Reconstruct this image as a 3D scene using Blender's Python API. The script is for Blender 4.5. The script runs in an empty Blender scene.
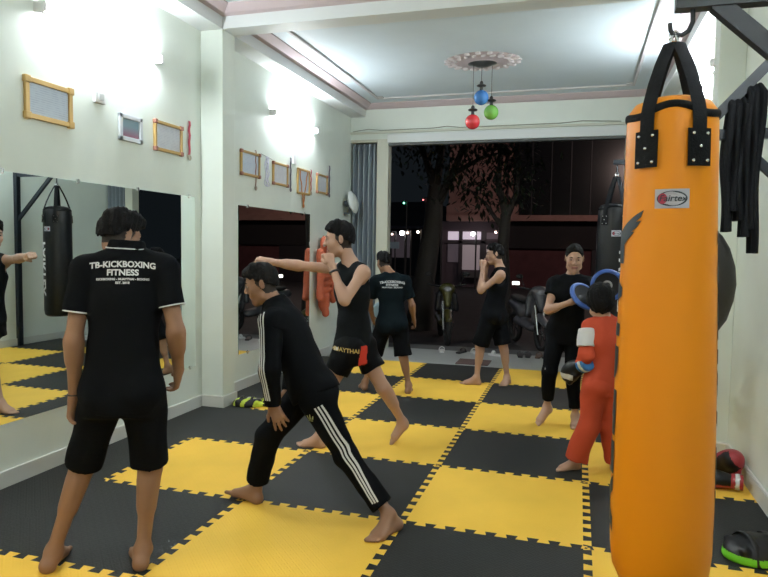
import bpy, bmesh, math, random
import numpy as np
from mathutils import Vector, Matrix
from mathutils.bvhtree import BVHTree
random.seed(7)
SC = bpy.context.scene
COL = SC.collection
PI = math.pi

# ------------------------------------------------------------------ materials
MATS = {}
def mat(name, col, rough=.6, metal=0., bump=0., scale=40., emit=0., spec=.5, vary=0., coat=0., alpha=1., trans=0., sheen=0., bscale=None):
    if name in MATS: return MATS[name]
    m = bpy.data.materials.new(name); m.use_nodes = True
    nt = m.node_tree; b = nt.nodes['Principled BSDF']
    c = (col[0], col[1], col[2], 1)
    b.inputs['Base Color'].default_value = c
    b.inputs['Roughness'].default_value = rough
    b.inputs['Metallic'].default_value = metal
    b.inputs['Specular IOR Level'].default_value = .05 if name.startswith('cloth') else spec
    if coat: b.inputs['Coat Weight'].default_value = coat
    if trans: b.inputs['Transmission Weight'].default_value = trans
    if sheen: b.inputs['Sheen Weight'].default_value = sheen
    if emit:
        b.inputs['Emission Color'].default_value = c; b.inputs['Emission Strength'].default_value = emit
    tc = nt.nodes.new('ShaderNodeTexCoord')
    if vary:
        n = nt.nodes.new('ShaderNodeTexNoise'); n.inputs['Scale'].default_value = bscale or 3.; n.inputs['Detail'].default_value = 5
        nt.links.new(tc.outputs['Object'], n.inputs['Vector'])
        r = nt.nodes.new('ShaderNodeValToRGB')
        r.color_ramp.elements[0].position = .3; r.color_ramp.elements[1].position = .7
        r.color_ramp.elements[0].color = tuple(max(0, v*(1-vary)) for v in col)+(1,)
        r.color_ramp.elements[1].color = tuple(min(1, v*(1+vary)) for v in col)+(1,)
        nt.links.new(n.outputs['Fac'], r.inputs['Fac']); nt.links.new(r.outputs['Color'], b.inputs['Base Color'])
    if bump:
        n = nt.nodes.new('ShaderNodeTexNoise'); n.inputs['Scale'].default_value = scale; n.inputs['Detail'].default_value = 4
        nt.links.new(tc.outputs['Object'], n.inputs['Vector'])
        bp = nt.nodes.new('ShaderNodeBump'); bp.inputs['Strength'].default_value = bump; bp.inputs['Distance'].default_value = .01
        nt.links.new(n.outputs['Fac'], bp.inputs['Height']); nt.links.new(bp.outputs['Normal'], b.inputs['Normal'])
    MATS[name] = m
    return m

def foam(name, col):
    """EVA puzzle mat: fine herringbone emboss and faint scuffs"""
    m = mat(name, col, .62, spec=.18)
    nt = m.node_tree; b = nt.nodes['Principled BSDF']; tc = nt.nodes.new('ShaderNodeTexCoord')
    hs = []
    for rot, sc in ((PI/4, 42), (-PI/4, 42)):
        mp = nt.nodes.new('ShaderNodeMapping'); mp.inputs['Rotation'].default_value = (0, 0, rot)
        nt.links.new(tc.outputs['Object'], mp.inputs['Vector'])
        w = nt.nodes.new('ShaderNodeTexWave'); w.inputs['Scale'].default_value = sc*.5; w.inputs['Distortion'].default_value = 0
        nt.links.new(mp.outputs['Vector'], w.inputs['Vector']); hs.append(w)
    ck = nt.nodes.new('ShaderNodeTexChecker'); ck.inputs['Scale'].default_value = 36
    nt.links.new(tc.outputs['Object'], ck.inputs['Vector'])
    mx = nt.nodes.new('ShaderNodeMix'); mx.data_type = 'FLOAT'
    nt.links.new(ck.outputs['Fac'], mx.inputs[0]); nt.links.new(hs[0].outputs['Fac'], mx.inputs[2]); nt.links.new(hs[1].outputs['Fac'], mx.inputs[3])
    bp = nt.nodes.new('ShaderNodeBump'); bp.inputs['Strength'].default_value = .22; bp.inputs['Distance'].default_value = .004
    nt.links.new(mx.outputs[0], bp.inputs['Height']); nt.links.new(bp.outputs['Normal'], b.inputs['Normal'])
    n = nt.nodes.new('ShaderNodeTexNoise'); n.inputs['Scale'].default_value = 2.5; n.inputs['Detail'].default_value = 6
    nt.links.new(tc.outputs['Object'], n.inputs['Vector'])
    r = nt.nodes.new('ShaderNodeValToRGB'); r.color_ramp.elements[0].position = .3; r.color_ramp.elements[1].position = .75
    r.color_ramp.elements[0].color = tuple(v*.93 for v in col)+(1,); r.color_ramp.elements[1].color = tuple(min(1, v*1.05) for v in col)+(1,)
    nt.links.new(n.outputs['Fac'], r.inputs['Fac']); nt.links.new(r.outputs['Color'], b.inputs['Base Color'])
    return m

def print_mat(name, paper, ink, scale=60):
    """printed sheet: rows of illegible small print"""
    m = mat(name, paper, .5); nt = m.node_tree; b = nt.nodes['Principled BSDF']; tc = nt.nodes.new('ShaderNodeTexCoord')
    w = nt.nodes.new('ShaderNodeTexWave'); w.bands_direction = 'Z'; w.inputs['Scale'].default_value = scale/6; w.inputs['Distortion'].default_value = .6
    n = nt.nodes.new('ShaderNodeTexNoise'); n.inputs['Scale'].default_value = 25
    for q in (w, n): nt.links.new(tc.outputs['Object'], q.inputs['Vector'])
    mu = nt.nodes.new('ShaderNodeMath'); mu.operation = 'MULTIPLY'
    nt.links.new(w.outputs['Fac'], mu.inputs[0]); nt.links.new(n.outputs['Fac'], mu.inputs[1])
    r = nt.nodes.new('ShaderNodeValToRGB'); r.color_ramp.elements[0].position = .3; r.color_ramp.elements[1].position = .55
    r.color_ramp.elements[0].color = tuple(paper)+(1,); r.color_ramp.elements[1].color = tuple(ink)+(1,)
    nt.links.new(mu.outputs[0], r.inputs['Fac']); nt.links.new(r.outputs['Color'], b.inputs['Base Color'])
    return m

# ------------------------------------------------------------------ object helpers
def tag(o, label=None, cat=None, group=None, kind=None):
    if label: o['label'] = label
    if cat: o['category'] = cat
    if group: o['group'] = group
    if kind: o['kind'] = kind
    return o
def thing(name, loc, label, cat, group=None, rz=0):
    o = bpy.data.objects.new(name, None); COL.objects.link(o)
    o.location = loc; o.rotation_euler = (0, 0, rz); o.empty_display_size = .1
    return tag(o, label, cat, group)
def link(name, me, m, parent=None, loc=None):
    o = bpy.data.objects.new(name, me); COL.objects.link(o)
    for x in (m if isinstance(m, (list, tuple)) else [m]): me.materials.append(x)
    if parent is not None: o.parent = parent
    if loc is not None: o.location = loc
    return o
def root_off(parent):
    """world offset of a parent chain without rotation"""
    v = Vector((0, 0, 0))
    while parent is not None: v += parent.location; parent = parent.parent
    return v
def obj(name, bm, m, parent=None, world=True, smooth=False, loc=None):
    """links a bmesh as ONE object; world=True: the verts are world coordinates"""
    if world and parent is not None:
        bmesh.ops.translate(bm, vec=-root_off(parent), verts=bm.verts)
    if parent is None and world:
        bb = [v.co for v in bm.verts]
        if loc is None: loc = Vector((sum(v.x for v in bb)/len(bb), sum(v.y for v in bb)/len(bb), min(v.z for v in bb)))
        bmesh.ops.translate(bm, vec=-Vector(loc), verts=bm.verts)
    bmesh.ops.recalc_face_normals(bm, faces=bm.faces)
    me = bpy.data.meshes.new(name); bm.to_mesh(me); bm.free()
    if smooth:
        for p in me.polygons: p.use_smooth = True
        me.set_sharp_from_angle(angle=math.radians(40))
    return link(name, me, m, parent, loc if parent is None else None)
def cut(a, b): return bmesh.new()
def add_box(bm, x0, x1, y0, y1, z0, z1, bev=0., M=None):
    r = bmesh.ops.create_cube(bm, size=1)
    vs = r['verts']
    bmesh.ops.scale(bm, vec=(abs(x1-x0), abs(y1-y0), abs(z1-z0)), verts=vs)
    if bev:
        es = list({e for v in vs for e in v.link_edges})
        q = bmesh.ops.bevel(bm, geom=es, offset=bev, segments=2, affect='EDGES', profile=.6)
        vs = list({v for f in q['faces'] for v in f.verts} | {v for v in vs if v.is_valid})
    bmesh.ops.translate(bm, vec=((x0+x1)/2, (y0+y1)/2, (z0+z1)/2), verts=vs)
    if M is not None: bmesh.ops.transform(bm, matrix=M, verts=vs)
    return vs
def box(x0, x1, y0, y1, z0, z1, bev=0., M=None):
    bm = bmesh.new(); add_box(bm, x0, x1, y0, y1, z0, z1, bev, M); return bm
def add_tube(bm, pts, r, n=10, cap=True, sq=None, closed=False):
    """tube along points; r number or list; sq=(dir,factor) flattens"""
    pts = [Vector(p) for p in pts]; rings = []
    N = len(pts)
    up = None
    for i, p in enumerate(pts):
        if closed: t = (pts[(i+1) % N]-pts[i-1])
        else: t = (pts[min(i+1, N-1)]-pts[max(i-1, 0)])
        t.normalize()
        if up is None:
            up = Vector((0, 0, 1)) if abs(t.z) < .9 else Vector((1, 0, 0))
            if sq: up = Vector(sq[0])
        u = (up-t*up.dot(t)); u.normalize(); w = t.cross(u); up = u
        rr = r[i] if isinstance(r, (list, tuple)) else r
        ru = rr*(sq[1] if sq else 1)
        rings.append([bm.verts.new(p+u*math.cos(a)*ru+w*math.sin(a)*rr) for a in [2*PI*k/n for k in range(n)]])
    for i in range(N-1 if not closed else N):
        A, B = rings[i], rings[(i+1) % N]
        for k in range(n): bm.faces.new((A[k], A[(k+1) % n], B[(k+1) % n], B[k]))
    if cap and not closed:
        bm.faces.new(rings[0][::-1]); bm.faces.new(rings[-1])
    return bm
def tube(pts, r, n=10, **k): return add_tube(bmesh.new(), pts, r, n, **k)
def add_bar(bm, a, b, w, h, up=(0, 0, 1)):
    """rectangular bar from a to b, w across, h along up"""
    a = Vector(a); b = Vector(b); t = (b-a).normalized(); up = Vector(up)
    u = (up-t*up.dot(t)).normalized(); s = t.cross(u)
    vs = [bm.verts.new(p+s*i*w/2+u*j*h/2) for p in (a, b) for i, j in ((-1, -1), (1, -1), (1, 1), (-1, 1))]
    for f in ((0, 1, 2, 3), (7, 6, 5, 4), (0, 4, 5, 1), (1, 5, 6, 2), (2, 6, 7, 3), (3, 7, 4, 0)): bm.faces.new([vs[i] for i in f])
    return bm
def bar(a, b, w, h, up=(0, 0, 1)): return add_bar(bmesh.new(), a, b, w, h, up)
def add_lathe(bm, prof, c=(0, 0, 0), n=32, M=None):
    """prof: list of (r,z) bottom to top"""
    rings = []
    for r, z in prof:
        if r < 1e-5: rings.append([bm.verts.new((0, 0, z))])
        else: rings.append([bm.verts.new((r*math.cos(2*PI*k/n), r*math.sin(2*PI*k/n), z)) for k in range(n)])
    for A, B in zip(rings, rings[1:]):
        for k in range(n):
            a0, a1 = A[k % len(A)], A[(k+1) % len(A)]; b0, b1 = B[k % len(B)], B[(k+1) % len(B)]
            q = []
            for v in (a0, a1, b1, b0):
                if v not in q: q.append(v)
            if len(q) > 2: bm.faces.new(q)
    vs = [v for R in rings for v in R]
    T = Matrix.Translation(c) @ (M if M is not None else Matrix.Identity(4))
    bmesh.ops.transform(bm, matrix=T, verts=vs)
    return bm
def lathe(prof, c=(0, 0, 0), n=32, M=None): return add_lathe(bmesh.new(), prof, c, n, M)
def add_prism(bm, poly, d, M=None):
    """2D polygon (x,y) extruded by d in z, then M"""
    vs = [bm.verts.new((x, y, 0)) for x, y in poly]; f = bm.faces.new(vs)
    r = bmesh.ops.extrude_face_region(bm, geom=[f]); nv = [g for g in r['geom'] if isinstance(g, bmesh.types.BMVert)]
    bmesh.ops.translate(bm, vec=(0, 0, d), verts=nv)
    if M is not None: bmesh.ops.transform(bm, matrix=M, verts=vs+nv)
    return bm
def add_ball(bm, c, r, M=None, seg=16):
    q = bmesh.ops.create_uvsphere(bm, u_segments=seg, v_segments=max(6, seg//2), radius=1)
    rr = (r, r, r) if isinstance(r, (int, float)) else r
    bmesh.ops.scale(bm, vec=rr, verts=q['verts'])
    if M is not None: bmesh.ops.transform(bm, matrix=M, verts=q['verts'])
    bmesh.ops.translate(bm, vec=c, verts=q['verts'])
    return bm
def frame_M(o, ex, ey, ez):
    M = Matrix.Identity(4)
    for i, e in enumerate((ex, ey, ez)):
        for j in range(3): M[j][i] = e[j]
    for j in range(3): M[j][3] = o[j]
    return M
def struct(name, bm, m, smooth=False):
    o = obj(name, bm, m, smooth=smooth); o['kind'] = 'structure'; return o

def text_bm(s, size, bold=0., sx=1., space=1.):
    cu = bpy.data.curves.new('t', 'FONT'); cu.body = s; cu.size = size; cu.align_x = 'CENTER'; cu.align_y = 'CENTER'
    cu.offset = bold; cu.space_character = space; cu.resolution_u = 3
    o = bpy.data.objects.new('t', cu); COL.objects.link(o)
    dg = bpy.context.evaluated_depsgraph_get(); dg.update()
    me = bpy.data.meshes.new_from_object(o.evaluated_get(dg))
    bm = bmesh.new(); bm.from_mesh(me)
    bpy.data.objects.remove(o); bpy.data.curves.remove(cu); bpy.data.meshes.remove(me)
    for v in bm.verts: v.co.x *= sx
    bmesh.ops.remove_doubles(bm, verts=bm.verts, dist=1e-5)
    return bm
def split_long(bm, L, it=4):
    for _ in range(it):
        es = [e for e in bm.edges if e.calc_length() > L]
        if not es: break
        bmesh.ops.subdivide_edges(bm, edges=es, cuts=1)
        bmesh.ops.triangulate(bm, faces=bm.faces)

# ------------------------------------------------------------------ implicit surfaces for bodies and cloth
def nrm(v):
    v = np.asarray(v, float); return v/np.linalg.norm(v)
def A(*v): return np.array(v, float)
def cone(a, b, ra, rb, k=.02, flat=0, sq=None): return ('c', np.asarray(a, float), np.asarray(b, float), ra, rb, k, flat, sq)
def ell(c, R, rad, k=.03, sub=False): return ('e', np.asarray(c, float), np.asarray(R, float), np.asarray(rad, float), k, sub)
def ball(c, r, k=.02, sub=False): return ell(c, np.eye(3), (r, r, r), k, sub)
def plane(p, n, c, rad): return ('p', np.asarray(p, float), nrm(n), np.asarray(c, float), rad)
def grow(ops, d):
    out = []
    for o in ops:
        if o[0] == 'c': out.append(('c', o[1], o[2], o[3]+d, o[4]+d)+o[5:])
        elif o[0] == 'e' and not o[5]: out.append(('e', o[1], o[2], o[3]+d)+o[4:])
    return out
def field(ops, h, fold=0., seed=0, fs=1.):
    lo = np.full(3, 1e9); hi = -lo
    bbs = []
    for o in ops:
        if o[0] == 'c': r = max(o[3], o[4]); b0 = np.minimum(o[1], o[2])-r; b1 = np.maximum(o[1], o[2])+r
        elif o[0] == 'e': r = o[3].max(); b0 = o[1]-r; b1 = o[1]+r
        else: b0 = o[3]-o[4]; b1 = o[3]+o[4]; bbs.append((b0, b1)); continue
        bbs.append((b0, b1)); lo = np.minimum(lo, b0); hi = np.maximum(hi, b1)
    lo -= 4*h+.01; hi += 4*h+.01
    n = np.ceil((hi-lo)/h).astype(int)+1
    V = np.full(n, .08, np.float32)
    ax = [lo[i]+h*np.arange(n[i]) for i in range(3)]
    for o, (b0, b1) in zip(ops, bbs):
        m = .055
        i0 = np.maximum(((b0-m-lo)/h).astype(int), 0); i1 = np.minimum(((b1+m-lo)/h).astype(int)+2, n)
        if (i1 <= i0).any(): continue
        sl = tuple(slice(i0[i], i1[i]) for i in range(3))
        X = (ax[0][sl[0]][:, None, None], ax[1][sl[1]][None, :, None], ax[2][sl[2]][None, None, :])
        cur = V[sl]
        if o[0] == 'c':
            _, a, b, ra, rb, k, flat, sq = o
            T = np.eye(3)
            if sq is not None:
                nn = nrm(sq[0]); T = T+(1/sq[1]-1)*np.outer(nn, nn)
            d = [X[i]-a[i] for i in range(3)]
            if sq is not None: d = [T[i, 0]*d[0]+T[i, 1]*d[1]+T[i, 2]*d[2] for i in range(3)]
            ab = T@(b-a); L2 = ab@ab
            t = (d[0]*ab[0]+d[1]*ab[1]+d[2]*ab[2])/L2
            tc = np.clip(t, 0, 1)
            D = np.sqrt((d[0]-tc*ab[0])**2+(d[1]-tc*ab[1])**2+(d[2]-tc*ab[2])**2)-(ra+(rb-ra)*tc)
            if flat:
                L = math.sqrt(L2); D = np.maximum(D, (t-1)*L)
                if flat > 1: D = np.maximum(D, -t*L)
            sub = False
        elif o[0] == 'e':
            _, c, R, rad, k, sub = o
            d = [X[i]-c[i] for i in range(3)]
            q = [(R[i][0]*d[0]+R[i][1]*d[1]+R[i][2]*d[2]) for i in range(3)]
            k0 = np.sqrt(sum((q[i]/rad[i])**2 for i in range(3)))
            k1 = np.sqrt(sum((q[i]/rad[i]**2)**2 for i in range(3)))+1e-9
            D = k0*(k0-1)/k1
        else:
            _, p, nn, c, rad = o
            D = sum((X[i]-p[i])*nn[i] for i in range(3))
            inside = sum((X[i]-c[i])**2 for i in range(3)) < rad*rad
            V[sl] = np.where(inside, np.maximum(cur, D), cur); continue
        if sub:
            hh = np.clip(.5-.5*(cur+D)/k, 0, 1)
            V[sl] = cur*(1-hh)+(-D)*hh+k*hh*(1-hh)
        else:
            hh = np.clip(.5+.5*(cur-D)/k, 0, 1)
            V[sl] = cur*(1-hh)+D*hh-k*hh*(1-hh)
    if fold:
        X = (ax[0][:, None, None], ax[1][None, :, None], ax[2][None, None, :])
        rs = np.random.RandomState(seed)
        N = 0
        for w in range(6):
            q = rs.normal(size=3)*A(1, 1, .75)*(13+6*w)*fs; ph = rs.rand()*6.28
            q2 = rs.normal(size=3)*6
            N = N+np.sin(X[0]*q[0]+X[1]*q[1]+X[2]*q[2]+ph+1.6*np.sin(X[0]*q2[0]+X[1]*q2[1]+X[2]*q2[2]))/(1+.45*w)
        V = V+fold*N.astype(np.float32)
    return V, lo, h
def nets(V, lo, h):
    S = V < 0
    c = [S[i:S.shape[0]-1+i, j:S.shape[1]-1+j, k:S.shape[2]-1+k] for i in (0, 1) for j in (0, 1) for k in (0, 1)]
    cnt = sum(x.astype(np.int8) for x in c)
    act = (cnt > 0) & (cnt < 8)
    I = np.argwhere(act); idx = np.full(act.shape, -1, np.int32); idx[tuple(I.T)] = np.arange(len(I))
    pos = np.zeros((len(I), 3)); num = np.zeros(len(I))
    offs = [(i, j, k) for i in (0, 1) for j in (0, 1) for k in (0, 1)]
    val = {o: V[I[:, 0]+o[0], I[:, 1]+o[1], I[:, 2]+o[2]].astype(float) for o in offs}
    for a in offs:
        for ax in range(3):
            if a[ax] == 0:
                b = list(a); b[ax] = 1; b = tuple(b)
                va, vb = val[a], val[b]; m = (va < 0) != (vb < 0)
                t = np.where(m, va/np.where(m, va-vb, 1), 0)
                p = np.tile(np.array(a, float), (len(I), 1)); p[:, ax] = t
                pos += p*m[:, None]; num += m
    pos = lo+h*(I+pos/num[:, None])
    F = []
    for ax in range(3):
        o1, o2 = (ax+1) % 3, (ax+2) % 3
        sa = [slice(None)]*3; sb = [slice(None)]*3
        sa[ax] = slice(0, -1); sb[ax] = slice(1, None)
        a = S[tuple(sa)]; b = S[tuple(sb)]
        E = np.argwhere(a != b)
        E = E[(E[:, o1] > 0) & (E[:, o2] > 0) & (E[:, o1] < S.shape[o1]-1) & (E[:, o2] < S.shape[o2]-1)]
        sg = a[tuple(E.T)]
        q = []
        for d1, d2 in ((-1, -1), (0, -1), (0, 0), (-1, 0)):
            e = E.copy(); e[:, o1] += d1; e[:, o2] += d2; q.append(idx[tuple(e.T)])
        Q = np.stack(q, 1); Q[~sg] = Q[~sg][:, ::-1]
        F.append(Q)
    F = np.concatenate(F)
    return pos, F[(F >= 0).all(1)]
def relax(P, F, it, w=.5):
    for _ in range(it):
        acc = np.zeros_like(P); n = np.zeros(len(P))
        for i in range(4):
            a, b = F[:, i], F[:, (i+1) % 4]
            np.add.at(acc, a, P[b]); np.add.at(acc, b, P[a]); np.add.at(n, a, 1); np.add.at(n, b, 1)
        P = P*(1-w)+w*acc/np.maximum(n, 1)[:, None]
    return P
def solid(name, ops, m, parent, h=.01, fold=0., seed=0, it=1, fs=1., color=None, bvh=False):
    V, lo, h = field(ops, h, fold, seed, fs)
    P, F = nets(V, lo, h)
    if it: P = relax(P, F, it)
    off = np.array(root_off(parent)) if parent is not None else np.zeros(3)
    me = bpy.data.meshes.new(name)
    L = P-off
    me.vertices.add(len(L)); me.vertices.foreach_set('co', L.astype(np.float32).ravel())
    me.loops.add(F.size); me.loops.foreach_set('vertex_index', F.astype(np.int32).ravel())
    me.polygons.add(len(F)); me.polygons.foreach_set('loop_start', (np.arange(len(F))*4).astype(np.int32))
    me.update(calc_edges=True)
    me.polygons.foreach_set('use_smooth', np.ones(len(F), bool))
    o = link(name, me, m, parent)
    if color is not None:
        cen = P[F].mean(1); me.polygons.foreach_set('material_index', color(cen).astype(np.int32))
    me.validate(); me.update()
    if bvh: return o, BVHTree.FromPolygons([tuple(p) for p in P], [tuple(int(i) for i in f) for f in F])
    return o
def project(bm, bvh, M, d, off=.003, reach=.5):
    """moves a flat bmesh (in the frame M, world) along d onto the surface"""
    d = Vector(d).normalized(); dead = []
    for v in bm.verts:
        p = M @ v.co
        hit = bvh.ray_cast(p-d*reach, d, reach*2)
        if hit[0] is None: dead.append(v)
        else: v.co = hit[0]-d*off
    if dead: bmesh.ops.delete(bm, geom=dead, context='VERTS')
    return bm
def stripe(name, bvh, pts, d, w, m, parent, off=.002, side=None):
    """sewn tape along world points, cast along d onto the cloth"""
    d = Vector(d).normalized(); bm = bmesh.new(); prev = None
    P = [Vector(p) for p in pts]; Q = []
    for a, b in zip(P, P[1:]):
        n = max(2, int((b-a).length/.015)); Q += [a.lerp(b, i/n) for i in range(n)]
    Q.append(P[-1])
    for i, p in enumerate(Q):
        t = (Q[min(i+1, len(Q)-1)]-Q[max(i-1, 0)]).normalized(); s = t.cross(d).normalized()
        row = []
        for e in (-.5, 0, .5):
            q = p+s*e*w
            hit = bvh.ray_cast(q-d*.3, d, .6)
            row.append(bm.verts.new(hit[0]-d*off) if hit[0] is not None else None)
        if prev and all(prev) and all(row):
            for k in (0, 1): bm.faces.new((prev[k], prev[k+1], row[k+1], row[k]))
        prev = row
    for v in list(bm.verts):
        if not v.link_faces: bm.verts.remove(v)
    if not bm.faces: bm.free(); return None
    return obj(name, bm, m, parent)
# ------------------------------------------------------------------ people
SKIN = mat('skin', (.26, .140, .085), .55, bump=.05, scale=120, spec=.35)
SKIN2 = mat('skin_light', (.43, .26, .185), .55, bump=.05, scale=120, spec=.35)
LIP = mat('lip', (.25, .10, .085), .45)
NAIL = mat('eye_white', (.26, .20, .17), .3)
HAIR = mat('hair_black', (.0045, .0045, .005), .75, bump=.8, scale=110, spec=.12)
STUB = mat('hair_stubble', (.024, .016, .012), .8, bump=.3, scale=300)
EYE = mat('iris_dark', (.012, .008, .006), .2)

def hand_ops(w, d, n, side, s=1., curl=.5, thumb=.3, spread=.012, k=.006):
    """w wrist, d wrist->knuckles, n the way the palm faces, side=+1 if the thumb is on cross(d,n)"""
    d = nrm(d); n = nrm(np.asarray(n)-d*np.dot(n, d)); t = np.cross(d, n)*side
    w = np.asarray(w, float); ops = []
    K = w+d*.088*s
    ops.append(cone(w, w+d*.03*s, .026*s, .027*s, .02, sq=(n, .72)))
    for x0, x1 in ((.020, .030), (.006, .010), (-.008, -.012), (-.020, -.031)):
        ops.append(cone(w+d*.015*s+t*x0*s*.8, K+t*x1*s*.95-n*.002, .017*s, .0125*s, .012))
    ops.append(cone(w+d*.02*s+t*.022*s+n*.006*s, w+d*.05*s+t*.026*s+n*.008*s, .018*s, .014*s, .012))
    for i, (x, L) in enumerate(((.030, .070), (.010, .079), (-.011, .073), (-.031, .057))):
        p = K+t*x*s*.95-d*(.004 if i in (0, 2) else .010 if i == 3 else 0)*s
        a = curl*(.85+.1*i); dirn = d+t*(1.5-i)*spread*6; dirn = nrm(dirn)
        ang = a*.55; r = .0098*s
        for seg, fl in enumerate((.44, .31, .25)):
            v = dirn*math.cos(ang)+n*math.sin(ang); q = p+v*L*fl*s
            ops.append(cone(p, q, r, r*.92, k)); p = q; r *= .92; ang += a*(1.0 if seg == 0 else .75)
    p = w+d*.028*s+t*.030*s+n*.006*s
    v1 = nrm(d*.75+t*(.75-thumb*.6)+n*(.2+thumb*.7)); q = p+v1*.038*s
    ops.append(cone(p, q, .0135*s, .0115*s, .008))
    v2 = nrm(d*.95+t*(.3-thumb*1.1)+n*(.15+thumb*.6)); ops.append(cone(q, q+v2*.030*s, .0112*s, .0095*s, k))
    return ops
def fist_ops(c, d, n, side, s=1.):
    """closed fist round c; d forearm direction, n palm side"""
    d = nrm(d); n = nrm(np.asarray(n)-d*np.dot(n, d)); t = np.cross(d, n)*side; c = np.asarray(c, float)
    w = c-d*.045*s; ops = [cone(w-d*.01, c+d*.015*s, .026*s, .030*s, .015)]
    for i, x in enumerate((.029, .010, -.009, -.027)):
        kx = c+d*(.036-.003*i)*s+t*x*s-n*.008*s
        ops.append(cone(c-d*.01+t*x*.8*s, kx, .015*s, .0115*s, .008))
        a = kx+d*.010*s+n*.026*s; b = a-d*.030*s+n*.008*s
        ops += [cone(kx, a, .0108*s, .0105*s, .004), cone(a, b, .0105*s, .009*s, .004)]
    p = c-d*.015*s+t*.032*s+n*.008*s; q = c+d*.015*s+t*.036*s+n*.028*s
    ops += [cone(p, q, .0135*s, .0115*s, .008), cone(q, c+d*.018*s+t*.008*s+n*.044*s, .0112*s, .0095*s, .004)]
    return ops
def foot_ops(ank, heel, toe, side, s=1., k=.012):
    """side: direction of the big toe across the foot"""
    ank, heel, toe = (np.asarray(v, float) for v in (ank, heel, toe))
    f = nrm(toe-heel); up = A(0, 0, 1); up = nrm(up-f*np.dot(up, f)); w = np.cross(f, up)
    if np.dot(w, side) < 0: w = -w
    L = np.linalg.norm(toe-heel); r = .027*s
    H = heel+up*.028*s+f*.026*s
    bt = heel+f*(L*.70)+w*.020*s+up*.021*s; bl = heel+f*(L*.66)-w*.024*s+up*.017*s
    ops = [cone(ank, H, .033*s, .029*s, .03), cone(H, bt, .028*s, .021*s, .03), cone(H, bl, .027*s, .017*s, .03),
           cone(ank+f*.012*s-up*.01, bt-up*.0, .031*s, .017*s, .035), cone(ank+f*.01*s-up*.015*s, bl, .028*s, .015*s, .03),
           ball(ank+w*.026*s-up*.004, .014*s, .015), ball(ank-w*.027*s-up*.012*s, .013*s, .015)]
    for i in range(5):
        x = .030-.0145*i; tl = (.055, .056, .050, .043, .034)[i]; tr = (.0125, .0092, .0088, .0082, .0080)[i]
        a = heel+f*L*(.745-.012*i)+w*x*s+up*(.016 if i == 0 else .013)*s
        ops.append(cone(a, a+f*tl*s*.92-up*.004*s, tr*s*1.05, tr*s, .006 if i else .008))
    return ops
def head_ops(c, f, u, s=1.):
    f = nrm(f); u = nrm(np.asarray(u)-f*np.dot(u, f)); r = np.cross(f, u); R = np.stack([r, f, u])
    L = lambda x, y, z: np.asarray(c)+(r*x+f*y+u*z)*s
    ops = [ell(L(0, -.010, .033), R, A(.074, .094, .088)*s, .03), ell(L(0, .022, -.030), R, A(.060, .066, .082)*s, .03),
           ball(L(0, .062, -.094), .021*s, .035), cone(L(.048, .01, -.072), L(0, .062, -.098), .020*s, .017*s, .02), cone(L(-.048, .01, -.072), L(0, .062, -.098), .020*s, .017*s, .02),
           ball(L(.034, .058, -.022), .024*s, .03), ball(L(-.034, .058, -.022), .024*s, .03),
           cone(L(.034, .078, .026), L(-.034, .078, .026), .012*s, .012*s, .02),
           ball(L(.032, .104, .010), .017*s, .012, True), ball(L(-.032, .104, .010), .017*s, .012, True),
           cone(L(0, .088, .018), L(0, .106, -.020), .007*s, .012*s, .010), ball(L(.012, .096, -.026), .0085*s, .008), ball(L(-.012, .096, -.026), .0085*s, .008),
           cone(L(-.020, .080, -.056), L(.020, .080, -.056), .0095*s, .0095*s, .010), ball(L(0, .089, -.054), .008*s, .01), cone(L(-.014, .080, -.067), L(.014, .080, -.067), .0085*s, .0085*s, .006)]
    for e in (1, -1):
        er = nrm(r*e*.95-f*.35); ef = nrm(np.cross(u, er)); RE = np.stack([er, ef, u])
        ops += [ell(L(e*.077, -.008, .000), RE, A(.008, .019, .031)*s, .008), ell(L(e*.083, -.004, .004), RE, A(.006, .010, .018)*s, .005, True)]
    return ops
def face_parts(c, f, u, s, root, brow=True):
    f = nrm(f); u = nrm(np.asarray(u)-f*np.dot(u, f)); r = np.cross(f, u)
    L = lambda x, y, z: Vector(np.asarray(c)+(r*x+f*y+u*z)*s)
    M = frame_M((0, 0, 0), r, f, u)
    for e in (1, -1):
        bm = bmesh.new(); add_ball(bm, L(e*.032, .0815, .010), (.0125*s, .009*s, .0042*s), M, 12)
        o = obj('eye', bm, NAIL, root, smooth=True)
        bm = bmesh.new(); add_ball(bm, L(e*.031, .0885, .010), (.0058*s, .0045*s, .0043*s), M, 10); obj('iris', bm, EYE, o, smooth=True)
        bm = tube([L(e*.019, .0915, .0300), L(e*.032, .090, .0345), L(e*.048, .078, .030)], [.0030*s, .0036*s, .0018*s], 6); obj('eyebrow', bm, HAIR, root, smooth=True)
def lip_color(c, f, u, s, stub):
    f = nrm(f); u = nrm(np.asarray(u)-f*np.dot(u, f)); r = np.cross(f, u); c = np.asarray(c)
    def fn(P):
        q = P-c; x, y, z = q@r/s, q@f/s, q@u/s
        lip = (np.abs(z+.061) < .0125) & (np.abs(x) < .026) & (y > .075)
        st = (z > -.062) & (z > y*1.6-.035) & (y < .030) & (z < .08) & (np.abs(x) < .0765)
        return np.where(lip, 1, np.where(st & stub, 2, 0)).astype(int)
    return fn
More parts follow.
